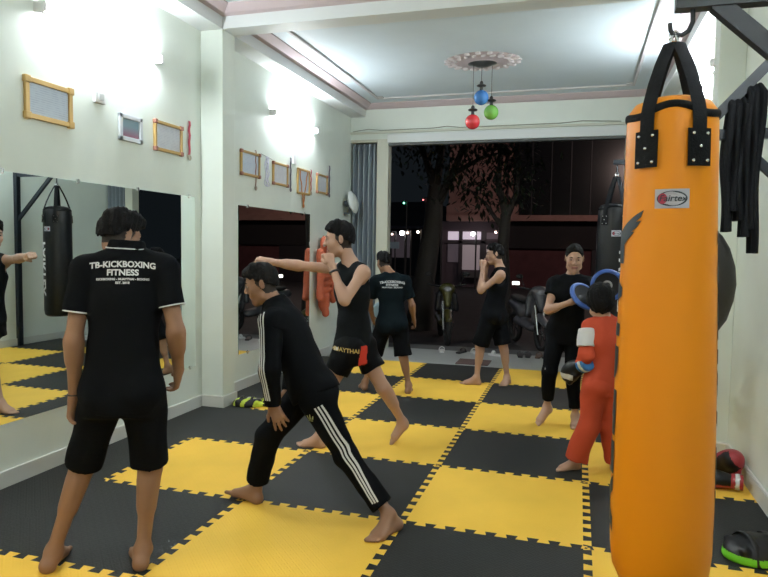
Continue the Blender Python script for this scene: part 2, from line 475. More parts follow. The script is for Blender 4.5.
def hair_ops(c, f, u, s, style='short'):
    f = nrm(f); u = nrm(np.asarray(u)-f*np.dot(u, f)); r = np.cross(f, u); R = np.stack([r, f, u])
    L = lambda x, y, z: np.asarray(c)+(r*x+f*y+u*z)*s
    g = .0 if style != 'tight' else -.002
    ops = [ell(L(0, -.012, .042), R, A(.079+g, .101+g, .093+g)*s, .02), ell(L(0, -.043, -.006), R, A(.067+g, .062+g, .070+g)*s, .03)]
    if style == 'short': ops += [ell(L(0, .045, .082), R, A(.060, .050, .042)*s, .02), ball(L(.03, .03, .10), .038*s, .02), ball(L(-.03, .01, .105), .038*s, .02)]
    if style == 'spiky': ops += [ell(L(0, .03, .09), R, A(.068, .065, .045)*s, .02), ell(L(-.03, .07, .075), R, A(.04, .03, .03)*s, .02), ell(L(.03, .065, .085), R, A(.035, .035, .03)*s, .02)]
    if style == 'bowl': ops += [ell(L(0, .00, .05), R, A(.092, .108, .088)*s, .02), ell(L(0, -.03, .0), R, A(.086, .078, .07)*s, .03)]
    if style == 'tight': ops += [ball(L(0, -.112, .035), .032*s, .012)]
    big = .2*s
    hn = R.T@(A(0, .60, -.80) if style == 'bowl' else A(0, .88, -.47) if style == 'tight' else A(0, .50, -.866))
    ops += [plane(L(0, .074 if style == 'tight' else .094, .086 if style == 'tight' else .074 if style != 'bowl' else .055), hn, c, big)]
    if style != 'bowl': ops += [plane(L(0, 0, -.072), -u, c, big)]
    return ops
def person(name, loc, label, J, s=1., h=.008, sex='m', hands=('relax', 'relax'), style='short', skin=SKIN, handdir=(None, None), palm=(None, None), hair=True, bulk=1.):
    """one continuous body; J: joints in world coordinates; L/R are the person's own"""
    root = thing(name, loc, label, 'person')
    up = nrm(J['neck']-J['pel']); rt = nrm(J['shR']-J['shL']); fw = nrm(np.cross(up, rt)); rt = np.cross(fw, up)
    hp = nrm(J['hipR']-J['hipL']); pf = nrm(np.cross(up, hp)); hp = np.cross(pf, up)
    J['up'], J['rt'], J['fw'], J['pf'], J['hp'], J['s'] = up, rt, fw, pf, hp, s
    T = np.linalg.norm(J['neck']-J['pel']); b = bulk
    chest = J['neck']-up*.34*T-fw*.0
    tor = [ell(J['pel'], np.stack([hp, pf, up]), A(.150, .105, .115)*s*b, .04),
           cone(J['pel']+up*.06*s, chest-up*.06*s, .122*s*b, .132*s*b, .05, sq=(fw, .74)),
           ell(chest, np.stack([rt, fw, up]), A(.152, .108, .165)*s*b, .05),
           cone(J['shL']-up*.02*s+rt*.02, J['shR']-up*.02*s-rt*.02, .056*s*b, .056*s*b, .05),
           cone(J['neck']-up*.02, J['shL']*.7+J['neck']*.3, .050*s, .040*s, .04), cone(J['neck']-up*.02, J['shR']*.7+J['neck']*.3, .050*s, .040*s, .04)]
    for e, hk in ((1, 'hipR'), (-1, 'hipL')):
        tor.append(ball(J[hk]-pf*.045*s+up*.01, .088*s*b, .05))
    if sex == 'f':
        for e in (1, -1): tor.append(ball(chest+rt*e*.065*s+fw*.075*s-up*.0, .058*s, .04))
    J['torso'] = tor
    ops = list(tor)
    hf, hu = nrm(J['hf']), J.get('hu', A(0, 0, 1)); hs = s*J.get('hs', 1.); J['hsz'] = hs
    u2 = nrm(hu-hf*np.dot(hu, hf))
    hb = J['head']-hf*.022*hs-u2*.055*hs
    ops += [cone(J['neck']-up*.03*s, hb, .054*s, .050*hs, .03)]
    ops += head_ops(J['head'], hf, hu, hs)
    arms = {}
    for S in 'LR':
        sh, el, wr = J['sh'+S], J['el'+S], J['wr'+S]
        a = [ball(sh, .052*s, .03), cone(sh, el, .045*s*b, .036*s, .03), cone(el, wr, .037*s, .0255*s, .02)]
        d = nrm(wr-el); a.append(cone(el+d*.03*s, el+d*.10*s, .038*s, .034*s, .03))
        arms[S] = a; ops += a
    J['arms'] = arms
    for S in 'LR':
        hpj, kn, an = J['hip'+S], J['knee'+S], J['ank'+S]
        d1 = nrm(kn-hpj); d2 = nrm(an-kn)
        back = d2-d1
        back = -pf if np.linalg.norm(back) < .15 else nrm(back*.6-pf*.6)
        back = nrm(back-d2*np.dot(back, d2)); Lc = np.linalg.norm(an-kn)
        ops += [cone(hpj, kn, .082*s*b, .050*s, .04), ball(kn, .052*s, .03), cone(kn, an, .046*s, .031*s, .02), cone(kn+d2*Lc*.16+back*.012*s, kn+d2*Lc*.46+back*.010*s, .050*s, .040*s, .03)]
        ops += foot_ops(an, J['heel'+S], J['toe'+S], J['big'+S] if 'big'+S in J else (-hp if S == 'R' else hp), s)
    for i, S in enumerate('LR'):
        wr, el = J['wr'+S], J['el'+S]; d = nrm(wr-el) if handdir[i] is None else nrm(handdir[i])
        n = palm[i] if palm[i] is not None else (rt if S == 'L' else -rt)
        n = nrm(np.asarray(n)-d*np.dot(n, d)); t = np.cross(d, n)
        want = J.get('thumb'+S, fw); sd = 1 if np.dot(t, want) > 0 else -1
        kind = hands[i]
        if kind == 'fist': ops += fist_ops(wr+d*.058*s, d, n, sd, s*1.12)
        elif kind == 'none': ops += [ball(wr+d*.03, .03*s, .02)]
        elif kind == 'flat': ops += hand_ops(wr, d, n, sd, s, .28, .0, .03)
        else: ops += hand_ops(wr, d, n, sd, s, .62, .35)
    o = solid('body', ops, [skin, LIP, STUB], root, h, it=1, color=lip_color(J['head'], hf, hu, hs, style != 'tight'))
    face_parts(J['head'], hf, hu, hs, root)
    if hair:
        solid('hair', hair_ops(J['head'], hf, hu, hs, style), HAIR, root, max(.005, h*.8), fold=.0036 if style == 'spiky' else .0024 if style != 'tight' else .0008, seed=3, it=0, fs=5)
    return root
def sleeves(J, off, frac, k=.03, which='LR', flare=.0, start=0.):
    ops = []
    for S in which:
        sh, el = J['sh'+S], J['el'+S]; s = J['s']
        e = sh+(el-sh)*frac
        ops.append(ball(sh, .052*s+off, .03))
        ops.append(cone(sh+(el-sh)*start, e, .046*s+off, .040*s+off+flare, k, flat=1))
    return ops
def tshirt(J, m, root, off=.014, frac=.75, hem=.16, h=.008, seed=1, tank=False, name='shirt', flare=.012, fold=.0022, drape=0, **kw):
    s = J['s']; up = J['up']; hemp = J['pel']-up*hem*s
    ops = grow(J['torso'][:4], off)
    ops += grow(J['torso'][4:6], off*(.8 if not tank else .45))
    if hem > .05: ops += grow(J['torso'][6:8], off*1.1)
    ops += grow(J['torso'][8:], off)
    if drape: ops.append(cone(J['neck']-up*.24*s, hemp, .118*s+drape, .140*s+drape, .04, flat=1, sq=(J['pf'], .76)))
    ops.append(cone(J['pel']+up*.14*s, hemp, .128*s+off, .150*s+off, .05, flat=1, sq=(J['pf'], .78)))
    if tank:
        for S in 'LR':
            ops.append(cone(J['sh'+S]*.55+J['neck']*.45-up*.01, J['neck']*.4+J['sh'+S]*.6-up*.16*s, .036*s+off*.6, .06*s+off, .03))
            sd = J['rt'] if S == 'R' else -J['rt']
            ops.append(ell(J['sh'+S]+sd*.034*s-up*.03*s, np.stack([J['rt'], J['fw'], up]), A(.054, .072, .105)*s, .02, True))
    else:
        ops += sleeves(J, off*1.0, frac, flare=flare)
    ops.append(('e', J['neck']+up*.045*s, np.stack([J['rt'], J['fw'], up]), A(.066, .068, .052)*s, .012, True))
    ops.append(plane(J['neck']+up*.030*s, up, J['neck']+up*.06*s, .13*s))
    ops.append(plane(hemp, -up, hemp-up*.1*s, .26*s))
    return solid(name, ops, m, root, h, fold, seed, bvh=True, **kw)
def shorts(J, m, root, off=.02, frac=.9, h=.009, seed=2, name='shorts', flare=.03, top=.05, fold=.0025, color=None):
    s = J['s']; up = J['up']; ops = [('e', J['torso'][0][1], J['torso'][0][2], J['torso'][0][3]+off*.8, .04, False)]
    for o in J['torso'][6:8]: ops += grow([o], off*.7)
    for S in 'LR':
        hp, kn, an = J['hip'+S], J['knee'+S], J['ank'+S]
        if frac <= 1: ops.append(cone(hp, hp+(kn-hp)*frac, .086*s+off, .058*s+off+flare, .035, flat=1))
        else:
            e = kn+(an-kn)*(frac-1)
            ops += [cone(hp, kn, .084*s+off, .056*s+off, .035), cone(kn, e, .058*s+off, .036*s+off+flare, .03, flat=1)]
    if frac <= 1: ops.append(cone(J['pel']+up*top*s, J['pel']-up*.13*s, .128*s+off, .150*s+off, .05, flat=2, sq=(J['pf'], .78)))
    ops.append(plane(J['pel']+up*top*s, up, J['pel']+up*(top+.12)*s, .2*s))
    return solid(name, ops, m, root, h, fold, seed, bvh=True, color=color)
def back_text(J, bvh, root, lines, m, view, width=.3, drop=.12, shift=0.):
    """view: world direction the viewer looks (into the back)"""
    d = Vector(nrm(view)); ex = d.cross(Vector((0, 0, 1))).normalized(); ez = ex.cross(d).normalized()
    base = Vector(J['neck'])
    out = bmesh.new()
    for s_, size, dz, arc, sx, bold in lines:
        bm = text_bm(s_, size, bold, sx)
        for v in bm.verts: v.co.y += -arc*(v.co.x/.15)**2
        split_long(bm, .02)
        M = frame_M(base+ez*(-drop+dz)+ex*shift, ex, ez, -d)
        project(bm, bvh, M, d, .0025)
        me = bpy.data.meshes.new('q'); bm.to_mesh(me); bm.free(); out.from_mesh(me); bpy.data.meshes.remove(me)
    return obj('lettering', out, m, root)
# ------------------------------------------------------------------ the room
WALL = mat('wall_paint', (.70, .76, .70), .55, vary=.03, bump=.03, scale=8)
CEIL = mat('ceiling_paint', (.57, .65, .70), .6, vary=.02)
WHITE = mat('white_trim', (.64, .67, .67), .5)
PINK = mat('pink_cornice', (.52, .43, .45), .6)
TILE = mat('grey_floor_tile', (.33, .34, .33), .35, vary=.08)
BLACKM = mat('black_steel', (.011, .016, .023), .42, spec=.5)
CREAM = mat('cream_post', (.55, .56, .47), .5)
XL, XR, YB, YF, ZC, ZB = -2.5, 2.03, -5.0, 6.05, 3.68, 3.50
FL = -.022
struct('floor', box(XL-.15, XR+.15, YB-.15, 6.22, FL-.12, FL), TILE)
struct('wall_left', box(XL-.15, XL, YB-.15, YF+.17, FL, ZC), WALL)
struct('wall_right', box(XR, XR+.15, YB-.15, YF+.17, FL, ZC), WALL)
struct('wall_back', box(XL, XR, YB-.15, YB, FL, ZC), WALL)
struct('wall_front', box(XL, XR, YF, YF+.17, 3.16, ZC), WALL)
struct('ceiling', box(XL-.15, XR+.15, YB-.15, YF+.17, ZC, ZC+.12), CEIL)
# beams, pillars
struct('trim_cross_beam', box(XL, XR, 1.92, 2.14, ZB, ZC), WHITE)
for nm, y0, y1 in (('near', YB, 1.92), ('far', 2.14, YF)):
    struct('trim_left_beam_'+nm, box(XL, XL+.23, y0, y1, ZB, ZC), WHITE)
    struct('trim_right_beam_'+nm, box(XR-.18, XR, y0, y1, ZB, ZC), WHITE)
struct('trim_left_pillar', box(XL, XL+.23, 1.92, 2.14, FL, ZB, .006), WALL)
struct('trim_right_pillar', box(XR-.18, XR, 1.92, 2.14, FL, ZB, .006), WALL)
def cornice(name, x0, x1, y0, y1, w=.13, hgt=.07):
    bm = bmesh.new(); lo = ZC-hgt
    o = [(x0, y0), (x1, y0), (x1, y1), (x0, y1)]; i = [(x0+w, y0+w), (x1-w, y0+w), (x1-w, y1-w), (x0+w, y1-w)]
    A_ = [bm.verts.new((x, y, lo)) for x, y in o]; B_ = [bm.verts.new((x, y, ZC-.012)) for x, y in i]; C_ = [bm.verts.new((x, y, ZC)) for x, y in i]; D_ = [bm.verts.new((x, y, ZC)) for x, y in o]
    m_ = [bm.verts.new((x*.6+p*.4, y*.6+q*.4, lo+.010)) for (x, y), (p, q) in zip(o, i)]
    for R_, S_ in ((A_, m_), (m_, B_), (B_, C_), (C_, D_), (D_, A_)):
        for k in range(4): bm.faces.new((R_[k], R_[(k+1) % 4], S_[(k+1) % 4], S_[k]))
    struct(name, bm, PINK)
cornice('trim_cornice_far', XL+.23, XR-.18, 2.14, YF); cornice('trim_cornice_near', XL+.23, XR-.18, YB, 1.92)
MOLD = mat('ceiling_moulding', (.50, .49, .50), .6)
def ring(name, x0, x1, y0, y1, w=.035):
    bm = bmesh.new()
    for a, b, c, d in ((x0, x1, y0, y0+w), (x0, x1, y1-w, y1), (x0, x0+w, y0, y1), (x1-w, x1, y0, y1)): add_box(bm, a, b, c, d, ZC-.024, ZC, .006)
    for x, y in ((x0+.06, y0+.06), (x1-.06, y0+.06), (x0+.06, y1-.06), (x1-.06, y1-.06)):
        add_box(bm, x-.05, x+.05, y-.05, y+.05, ZC-.020, ZC, .012)
    struct(name, bm, MOLD)
ring('trim_moulding_far', -1.95, 1.53, 2.45, 5.63); ring('trim_moulding_near', -1.95, 1.53, YB+.4, 1.60)
# baseboards
BASE = mat('baseboard', (.60, .61, .57), .45)
def baseb(name, x0, x1, y0, y1): struct(name, box(x0, x1, y0, y1, FL, .105, .004), BASE)
baseb('baseboard_left_near', XL, XL+.018, YB, 1.90); baseb('baseboard_left_far', XL, XL+.018, 2.16, YF)
baseb('baseboard_left_pillar', XL, XL+.248, 1.902, 2.158)
baseb('baseboard_right_near', XR-.018, XR, YB, 1.90); baseb('baseboard_right_far', XR-.018, XR, 2.16, YF)
baseb('baseboard_right_pillar', XR-.198, XR, 1.902, 2.158); baseb('baseboard_back', XL+.018, XR-.018, YB, YB+.018)
# shopfront: posts, head, roller casing, folded doors
struct('door_1_frame', (lambda b: (add_box(b, -2.07, -1.89, YF-.02, YF+.15, FL, 3.16, .005), add_box(b, 1.47, 1.62, YF-.02, YF+.15, FL, 3.16, .005), add_box(b, XL, XR, YF-.035, YF, 3.245, 3.275), add_box(b, XL, -2.07, YF, YF+.15, 3.12, 3.16), add_box(b, 1.62, XR, YF, YF+.15, 3.12, 3.16)) and b)(bmesh.new()), CREAM)
struct('trim_shutter_case', box(-1.90, 1.48, YF-.06, YF+.12, 3.095, 3.225, .006), WHITE)
struct('trim_shutter_rail', box(-1.89, 1.47, YF-.03, YF+.08, 3.06, 3.095), mat('dark_rail', (.08, .09, .09), .5))
SHUT = mat('folding_door_grey', (.22, .26, .30), .45, metal=.2)
def accordion(name, x0, x1, label):
    t = thing(name, ((x0+x1)/2, YF+.05, FL), label, 'folding door', 'folded steel doors beside the street opening')
    n = int((x1-x0)/.072)*2; bm = bmesh.new(); pts = []
    for i in range(n+1):
        x = x0+.006+(x1-x0-.012)*i/n; pts.append((x, YF+(.005 if i % 2 else .075)))
    for (xa, ya), (xb, yb) in zip(pts, pts[1:]):
        v = [bm.verts.new(p) for p in ((xa, ya, FL+.02), (xb, yb, FL+.02), (xb, yb, 3.10), (xa, ya, 3.10), (xa, ya+.012, FL+.02), (xb, yb+.012, FL+.02), (xb, yb+.012, 3.10), (xa, ya+.012, 3.10))]
        for f in ((0, 1, 2, 3), (7, 6, 5, 4), (0, 4, 5, 1), (1, 5, 6, 2), (2, 6, 7, 3), (3, 7, 4, 0)): bm.faces.new([v[k] for k in f])
    obj('panel', bm, SHUT, t)
    bm = bmesh.new()
    for i in range(1, n, 2): add_bar(bm, (pts[i][0], pts[i][1]-.004, FL+.03), (pts[i][0], pts[i][1]-.004, 3.08), .010, .010, (0, 1, 0))
    obj('hinge_rib', bm, mat('rib_light', (.33, .37, .40), .4, metal=.3), t)
accordion('folding_door', -2.5, -2.07, 'grey pleated steel door folded against the left wall beside the opening')
accordion('folding_door', 1.62, 2.03, 'grey pleated steel door folded at the right of the opening, seen in the mirror')
# loose wires along the door head
bm = bmesh.new(); add_tube(bm, [(-2.45, YF-.04, 3.28), (-2.2, YF-.045, 3.31), (-2.0, YF-.04, 3.285), (-1.2, YF-.045, 3.29), (-1.0, YF-.04, 3.31), (-.8, YF-.04, 3.285), (.6, YF-.04, 3.29), (.9, YF-.045, 3.31), (1.4, YF-.04, 3.285)], .006, 6)
tag(obj('cable', bm, mat('cable_olive', (.25, .26, .2), .6)), 'thin loose cable lying along the ledge above the street opening', 'cable')
bm = tube([(XR-.012, 2.3, .14), (XR-.02, 2.1, .145), (XR-.2, 1.87, .14), (XR-.2, 1.86, .12), (XR-.012, 1.8, .12), (XR-.010, 1.4, .118), (XR-.010, .3, .118)], .007, 6)
tag(obj('cable', bm, mat('cable_white', (.8, .8, .78), .5)), 'white cable run along the top of the right baseboard above the red glove', 'cable')

# ------------------------------------------------------------------ puzzle mats
YEL = foam('yellow_foam', (.84, .52, .070)); BLK = foam('black_foam', (.022, .0235, .0225))
SY = .986
def edge(L, flip):
    """puzzle edge from 0 to L as (t, offset)"""
    n = max(1, round(L/.111)); p = L/n; h = .021; P = [(0, 0)]
    for i in range(n):
        o = i*p
        P += [(o+.12*p, 0 if i == 0 else -h), (o+.12*p, -h)] if i == 0 else []
        P += [(o+.30*p, -h), (o+.21*p, h), (o+.79*p, h), (o+.70*p, -h)]
    P += [(L-.12*p, -h), (L-.12*p, 0), (L, 0)]
    Q = []
    for q in P:
        if not Q or abs(q[0]-Q[-1][0])+abs(q[1]-Q[-1][1]) > 1e-6: Q.append(q)
    return Q
cols = [-2.5, -2., -1., 0., 1., 2.03]; jr = list(range(-4, 5))
word = ['against the mirror wall', 'second column from the mirrors', 'third column from the mirrors', 'fourth column from the mirrors', 'against the right wall']
rowname = {4: 'row nearest the street', 3: 'second row from the street', 2: 'third row from the street', 1: 'fourth row from the street', 0: 'fifth row from the street', -1: 'sixth row from the street', -2: 'seventh row from the street', -3: 'eighth row from the street', -4: 'ninth row from the street'}
for ci in range(5):
    for j in jr:
        if j == -4: continue
        x0, x1 = cols[ci], cols[ci+1]; y0, y1 = j*SY, (j+1)*SY
        i = ci-3; black = (ci == 0) or ((i+j) % 2 != 0)
        P = []
        bot = edge(x1-x0, 0) if j > -3 else [(0, 0), (x1-x0, 0)]
        top = edge(x1-x0, 0) if j < 4 else [(0, 0), (x1-x0, 0)]
        lef = edge(SY, 0) if ci > 0 else [(0, 0), (SY, 0)]
        rig = edge(SY, 0) if ci < 4 else [(0, 0), (SY, 0)]
        P += [(x0+t, y0+o) for t, o in bot][:-1]
        P += [(x1+o, y0+t) for t, o in rig][:-1]
        P += [(x0+t, y1+o) for t, o in top][::-1][:-1]
        P += [(x0+o, y0+t) for t, o in lef][::-1][:-1]
        bm = bmesh.new(); add_prism(bm, P, .0218, Matrix.Translation((0, 0, FL+.0002)))
        lab = ('black' if black else 'yellow')+' puzzle foam mat, '+rowname[j]+', '+word[ci]
        tag(obj('foam_mat', bm, BLK if black else YEL, loc=((x0+x1)/2, (y0+y1)/2, FL)), lab, 'floor mat', 'interlocking foam mats on the gym floor')
# doormat and sandals on the tiled strip
bm = box(-.64, -.20, 5.12, 5.52, FL, FL+.012, .004)
tag(obj('doormat', bm, mat('doormat_brown', (.10, .06, .055), .95, bump=.6, scale=200)), 'small dark brown doormat on the grey tiles by the street', 'doormat')
shm = [mat('shoe_black', (.02, .02, .022), .5), mat('shoe_white', (.6, .6, .6), .5), mat('shoe_brown', (.09, .05, .03), .6)]
def sandal(x, y, a, m, lab, z=FL):
    t = thing('sandal', (x, y, z), lab, 'sandal', 'footwear left along the doorstep', rz=a)
    prof = [(-.035, -.12), (-.02, -.135), (.02, -.135), (.035, -.12), (.036, -.02), (.046, .07), (.035, .12), (.0, .135), (-.035, .12), (-.046, .07), (-.036, -.02)]
    bm = bmesh.new(); add_prism(bm, prof, .022); o = obj('sole', bm, m, t, world=False)
    bm = tube([(-.045, .05, .012), (-.035, .05, .05), (0, .05, .068), (.035, .05, .05), (.045, .05, .012)], .022, 8, sq=((0, 0, 1), .25)); obj('strap', bm, m, t, world=False, smooth=True)
for q, (x, y, a, k, lab) in enumerate([(-1.02, 6.08, .2, 1, 'leftmost pale sandal at the edge of the doorstep'), (-.72, 6.09, -.3, 0, 'black sandal between the pale ones at the left of the doorstep'), (-.52, 6.10, .5, 1, 'pale sandal beside the legs of the guarding boxer'),
        (-.19, 6.0, 1.3, 1, 'white sandal lying between the guarding boxer\'s calves'), (.14, 6.08, .1, 0, 'first black sandal right of the guarding boxer'), (.25, 6.10, .05, 0, 'second black sandal right of the guarding boxer'),
        (.40, 6.10, -.1, 2, 'brown sandal in the row right of the guarding boxer'), (.50, 6.12, -.15, 0, 'black sandal nearest to the woman\'s leg')]):
    sandal(x, y, a, shm[k], lab)

# ------------------------------------------------------------------ mirrors
MIR = mat('mirror_glass', (.80, .86, .84), .0, metal=1.)
CHR = mat('chrome', (.7, .7, .7), .18, metal=1.)
MEDG = mat('mirror_edge', (.10, .22, .19), .2)
def mirror(y0, y1, z0, z1, lab, clips):
    t = thing('wall_mirror', (XL, (y0+y1)/2, z0), lab, 'mirror')
    bm = box(XL+.001, XL+.006, y0, y1, z0, z1)
    o = obj('glass', bm, [MIR, MEDG], t)
    for p in o.data.polygons:
        if p.normal.x < .5: p.material_index = 1
    for y, z in clips:
        bm = box(XL, XL+.014, y-.012, y+.012, z-.016, z+.016, .004); obj('clip', bm, CHR, t)
mirror(-1.6, 1.81, .40, 1.97, 'large wall mirror behind the man in the lettered black shirt', [(-.28, 1.97), (.35, 1.97), (1.0, 1.97), (1.72, 1.97), (1.0, .40), (1.72, .40)])
mirror(2.61, 4.48, .38, 1.95, 'dark wall mirror beyond the pillar behind the outstretched fist', [(2.8, 1.95), (4.3, 1.95), (2.8, .38), (4.3, .38)])

# ------------------------------------------------------------------ tubes
TUBE = mat('tube_glow', (.90, .96, 1.0), .4, emit=1.); TUBEW = mat('tube_glow_warm', (1.0, .87, .68), .4, emit=1.)
def tube_light(x, y0, y1, z, lab, sgn, power, mn='tube_glow'):
    t = thing('tube_light', (x, (y0+y1)/2, z), lab, 'light', 'bare white tube lights high on the walls')
    m = MATS[mn]; m = m.copy(); m.name = mn+'_lamp'; m.node_tree.nodes['Principled BSDF'].inputs['Emission Strength'].default_value = power
    obj('batten', box(min(x, x+sgn*.022), max(x, x+sgn*.022), y0-.02, y1+.02, z-.018, z+.018, .004), mat('batten_white', (.8, .8, .8), .5), t)
    for y in (y0-.012, y1+.012):
        obj('lamp_holder', box(min(x, x+sgn*.085), max(x, x+sgn*.085), y-.014, y+.014, z-.034, z+.034, .005), mat('batten_white', (.8, .8, .8), .5), t)
    obj('lamp', tube([(x+sgn*.050, y0, z), (x+sgn*.050, y1, z)], .014, 12), m, t)
PW = 275.
tube_light(XL, .02, 1.22, 3.05, 'glaring tube light high on the left wall above the framed certificates', 1, PW*1.1)
tube_light(XL, 3.34, 4.54, 3.04, 'glaring tube light on the left wall beyond the pillar', 1, PW)
tube_light(XR, 2.9, 4.1, 3.18, 'glaring tube light on the right wall behind the yellow bag straps', -1, PW*1.25)
tube_light(XR, -1.2, 0., 3.18, 'tube light high on the right wall near the yellow bag bracket', -1, PW*.8)
tube_light(XL, -3.6, -2.4, 3.05, 'tube light on the left wall behind the viewer', 1, 400, 'tube_glow_warm')
tube_light(XR, -4.2, -3.0, 3.18, 'tube light on the right wall behind the viewer', -1, 220)

# ------------------------------------------------------------------ things on the left wall
GOLD = mat('gold_frame', (.50, .33, .12), .35, metal=.3); BROWN = mat('brown_corner', (.30, .13, .09), .5)
def framed(y0, y1, z0, z1, fm, paper, lab, w=.028, corner=None, cat='framed certificate', tilt=0., grp='framed certificates on the left wall', extra=None):
    t = thing('picture_frame', (XL, (y0+y1)/2, z0), lab, cat, grp)
    bm = bmesh.new(); X0, X1 = XL+.001, XL+.024
    add_box(bm, X0, X1, y0, y1, z0, z0+w, .004); add_box(bm, X0, X1, y0, y1, z1-w, z1, .004); add_box(bm, X0, X1, y0, y0+w, z0, z1, .004); add_box(bm, X0, X1, y1-w, y1, z0, z1, .004)
    obj('frame', bm, fm, t)
    obj('print', box(X0, XL+.010, y0+w, y1-w, z0+w, z1-w), paper, t)
    if corner:
        for y in (y0+w*.5, y1-w*.5):
            for z in (z0+w*.5, z1-w*.5):
                bm = bmesh.new(); add_box(bm, X0, XL+.032, y-w*.75, y+w*.75, z-w*.75, z+w*.75, .008); obj('corner', bm, corner, t)
    if extra: extra(t)
    return t
P1 = print_mat('paper_blue', (.56, .64, .74), (.44, .51, .64), 130); P2 = print_mat('paper_white', (.62, .65, .70), (.48, .50, .58), 150)
framed(-.10, .30, 2.33, 2.59, GOLD, P1, 'largest gold-framed certificate, leftmost on the left wall', .032, GOLD)
def sw(t): pass
t = thing('wall_switch', (XL, .57, 2.545), 'small white switch box between the two nearest frames on the left wall', 'switch')
obj('housing', box(XL, XL+.030, .515, .625, 2.555, 2.645, .006), mat('plastic_white', (.78, .79, .78), .4), t); obj('rocker', box(XL+.028, XL+.036, .545, .595, 2.575, 2.625, .004), mat('plastic_grey', (.6, .62, .62), .4), t)
PH = mat('photo_mauve', (.30, .27, .36), .4); nt = PH.node_tree
tc = nt.nodes.new('ShaderNodeTexCoord'); sp = nt.nodes.new('ShaderNodeSeparateXYZ'); rp = nt.nodes.new('ShaderNodeValToRGB')
nt.links.new(tc.outputs['Generated'], sp.inputs[0]); nt.links.new(sp.outputs['Z'], rp.inputs[0]); nt.links.new(rp.outputs[0], nt.nodes['Principled BSDF'].inputs['Base Color'])
rp.color_ramp.elements[0].color = (.30, .10, .16, 1); rp.color_ramp.elements[1].color = (.20, .30, .36, 1); rp.color_ramp.elements[1].position = .6
framed(.78, 1.05, 2.33, 2.535, mat('frame_pale', (.62, .66, .70), .4), PH, 'pale grey framed photo between the switch and the pillar frames', .034, cat='framed photo')
framed(1.21, 1.60, 2.315, 2.565, GOLD, P2, 'gold frame with brown corners hanging just before the pillar', .026, BROWN)
RED = mat('ribbon_red', (.42, .05, .08), .6); DARKR = mat('ribbon_dark', (.07, .06, .10), .6); WR = mat('ribbon_white', (.65, .67, .78), .6); ORG = mat('ribbon_orange', (.52, .20, .06), .6); BRONZE = mat('medal_metal', (.40, .36, .28), .4, metal=.6)
def medal(y, z1, z0, m, lab, w=.022, mm=BRONZE, two=0.):
    t = thing('hanging_medal', (XL, y, z0), lab, 'medal', 'medals hung on the left wall')
    bm = bmesh.new()
    n = 10
    for s_ in ((-1, 1) if two else (0,)):
        pts = [(XL+.014+.004*math.sin(k*1.7), y+s_*two*(1-k/n)+.003*math.sin(k*2.1+s_), z1-(z1-z0-.05)*k/n) for k in range(n+1)]
        add_tube(bm, pts, w/2, 8, sq=((1, 0, 0), .18))
    obj('ribbon', bm, m, t)
    M = Matrix.Rotation(PI/2, 4, 'Y')
    bm = lathe([(0, -.003), (.024, -.003), (.027, 0), (.024, .003), (.019, .002), (0, .002)], (XL+.016, y, z0+.026), 20, M); obj('disc', bm, mm, t, smooth=True)
    obj('pin', lathe([(0, 0), (.006, 0), (.006, .012), (0, .012)], (XL, y, z1), 10, M), CHR, t)
medal(1.715, 2.64, 2.29, RED, 'red ribbon medal hanging just before the pillar', .034)
framed(2.64, 3.06, 2.27, 2.53, GOLD, P1, 'brown frame nearest beyond the pillar, with a ribbon across it', .026, BROWN)
medal(2.97, 2.56, 2.13, mat('ribbon_brown', (.26, .10, .07), .6), 'thin brown ribbon medal hanging over the frame nearest the pillar', .02)
t = thing('hanging_medal', (XL, 3.24, 2.2), 'bundle of twisted white ribbons between two frames beyond the pillar', 'medal', 'medals hung on the left wall')
bm = bmesh.new()
for k in range(5): add_tube(bm, [(XL+.012+.006*math.sin(q*1.9+k), 3.24+(k-2)*.018+.024*math.sin(q*1.3+k*2.), 2.53-.033*q) for q in range(11)], .010, 6, sq=((1, 0, 0), .25))
obj('ribbon', bm, WR, t); obj('cord', tube([(XL+.008, 3.10, 2.545), (XL+.010, 3.24, 2.53), (XL+.008, 3.38, 2.515)], .003, 6), mat('cord_grey', (.3, .3, .3), .6), t)
framed(3.38, 3.78, 2.24, 2.50, GOLD, P2, 'brown frame right of the white ribbons beyond the pillar', .026, BROWN)
medal(3.86, 2.60, 2.19, DARKR, 'dark ribbon medal right of the white ribbons and their frame', .036, mat('medal_dark', (.14, .12, .16), .4, metal=.5))
framed(4.06, 4.44, 2.19, 2.51, GOLD, P1, 'frame with two ribbons draped over it, above the dark mirror corner', .026)
medal(4.25, 2.51, 2.02, ORG, 'orange ribbon medal draped over the frame above the dark mirror corner', .03, mat('medal_orange', (.55, .22, .05), .4), two=.13)
medal(4.49, 2.53, 2.20, RED, 'red ribbon medal at the right edge of the draped frame', .03)
framed(4.68, 5.06, 2.25, 2.51, GOLD, P2, 'farthest brown frame on the left wall', .026, BROWN)
medal(5.14, 2.66, 2.22, DARKR, 'farthest dark ribbon medal, near the folded door', .040, mat('medal_dark', (.14, .12, .16), .4, metal=.5))
# small wall fittings
for y, z, lab in ((3.97, 2.60, 'small white socket above the draped frame'),):
    tag(obj('wall_socket', box(XL, XL+.02, y-.045, y+.045, z-.06, z+.06, .005), MATS['plastic_white']), lab, 'socket')
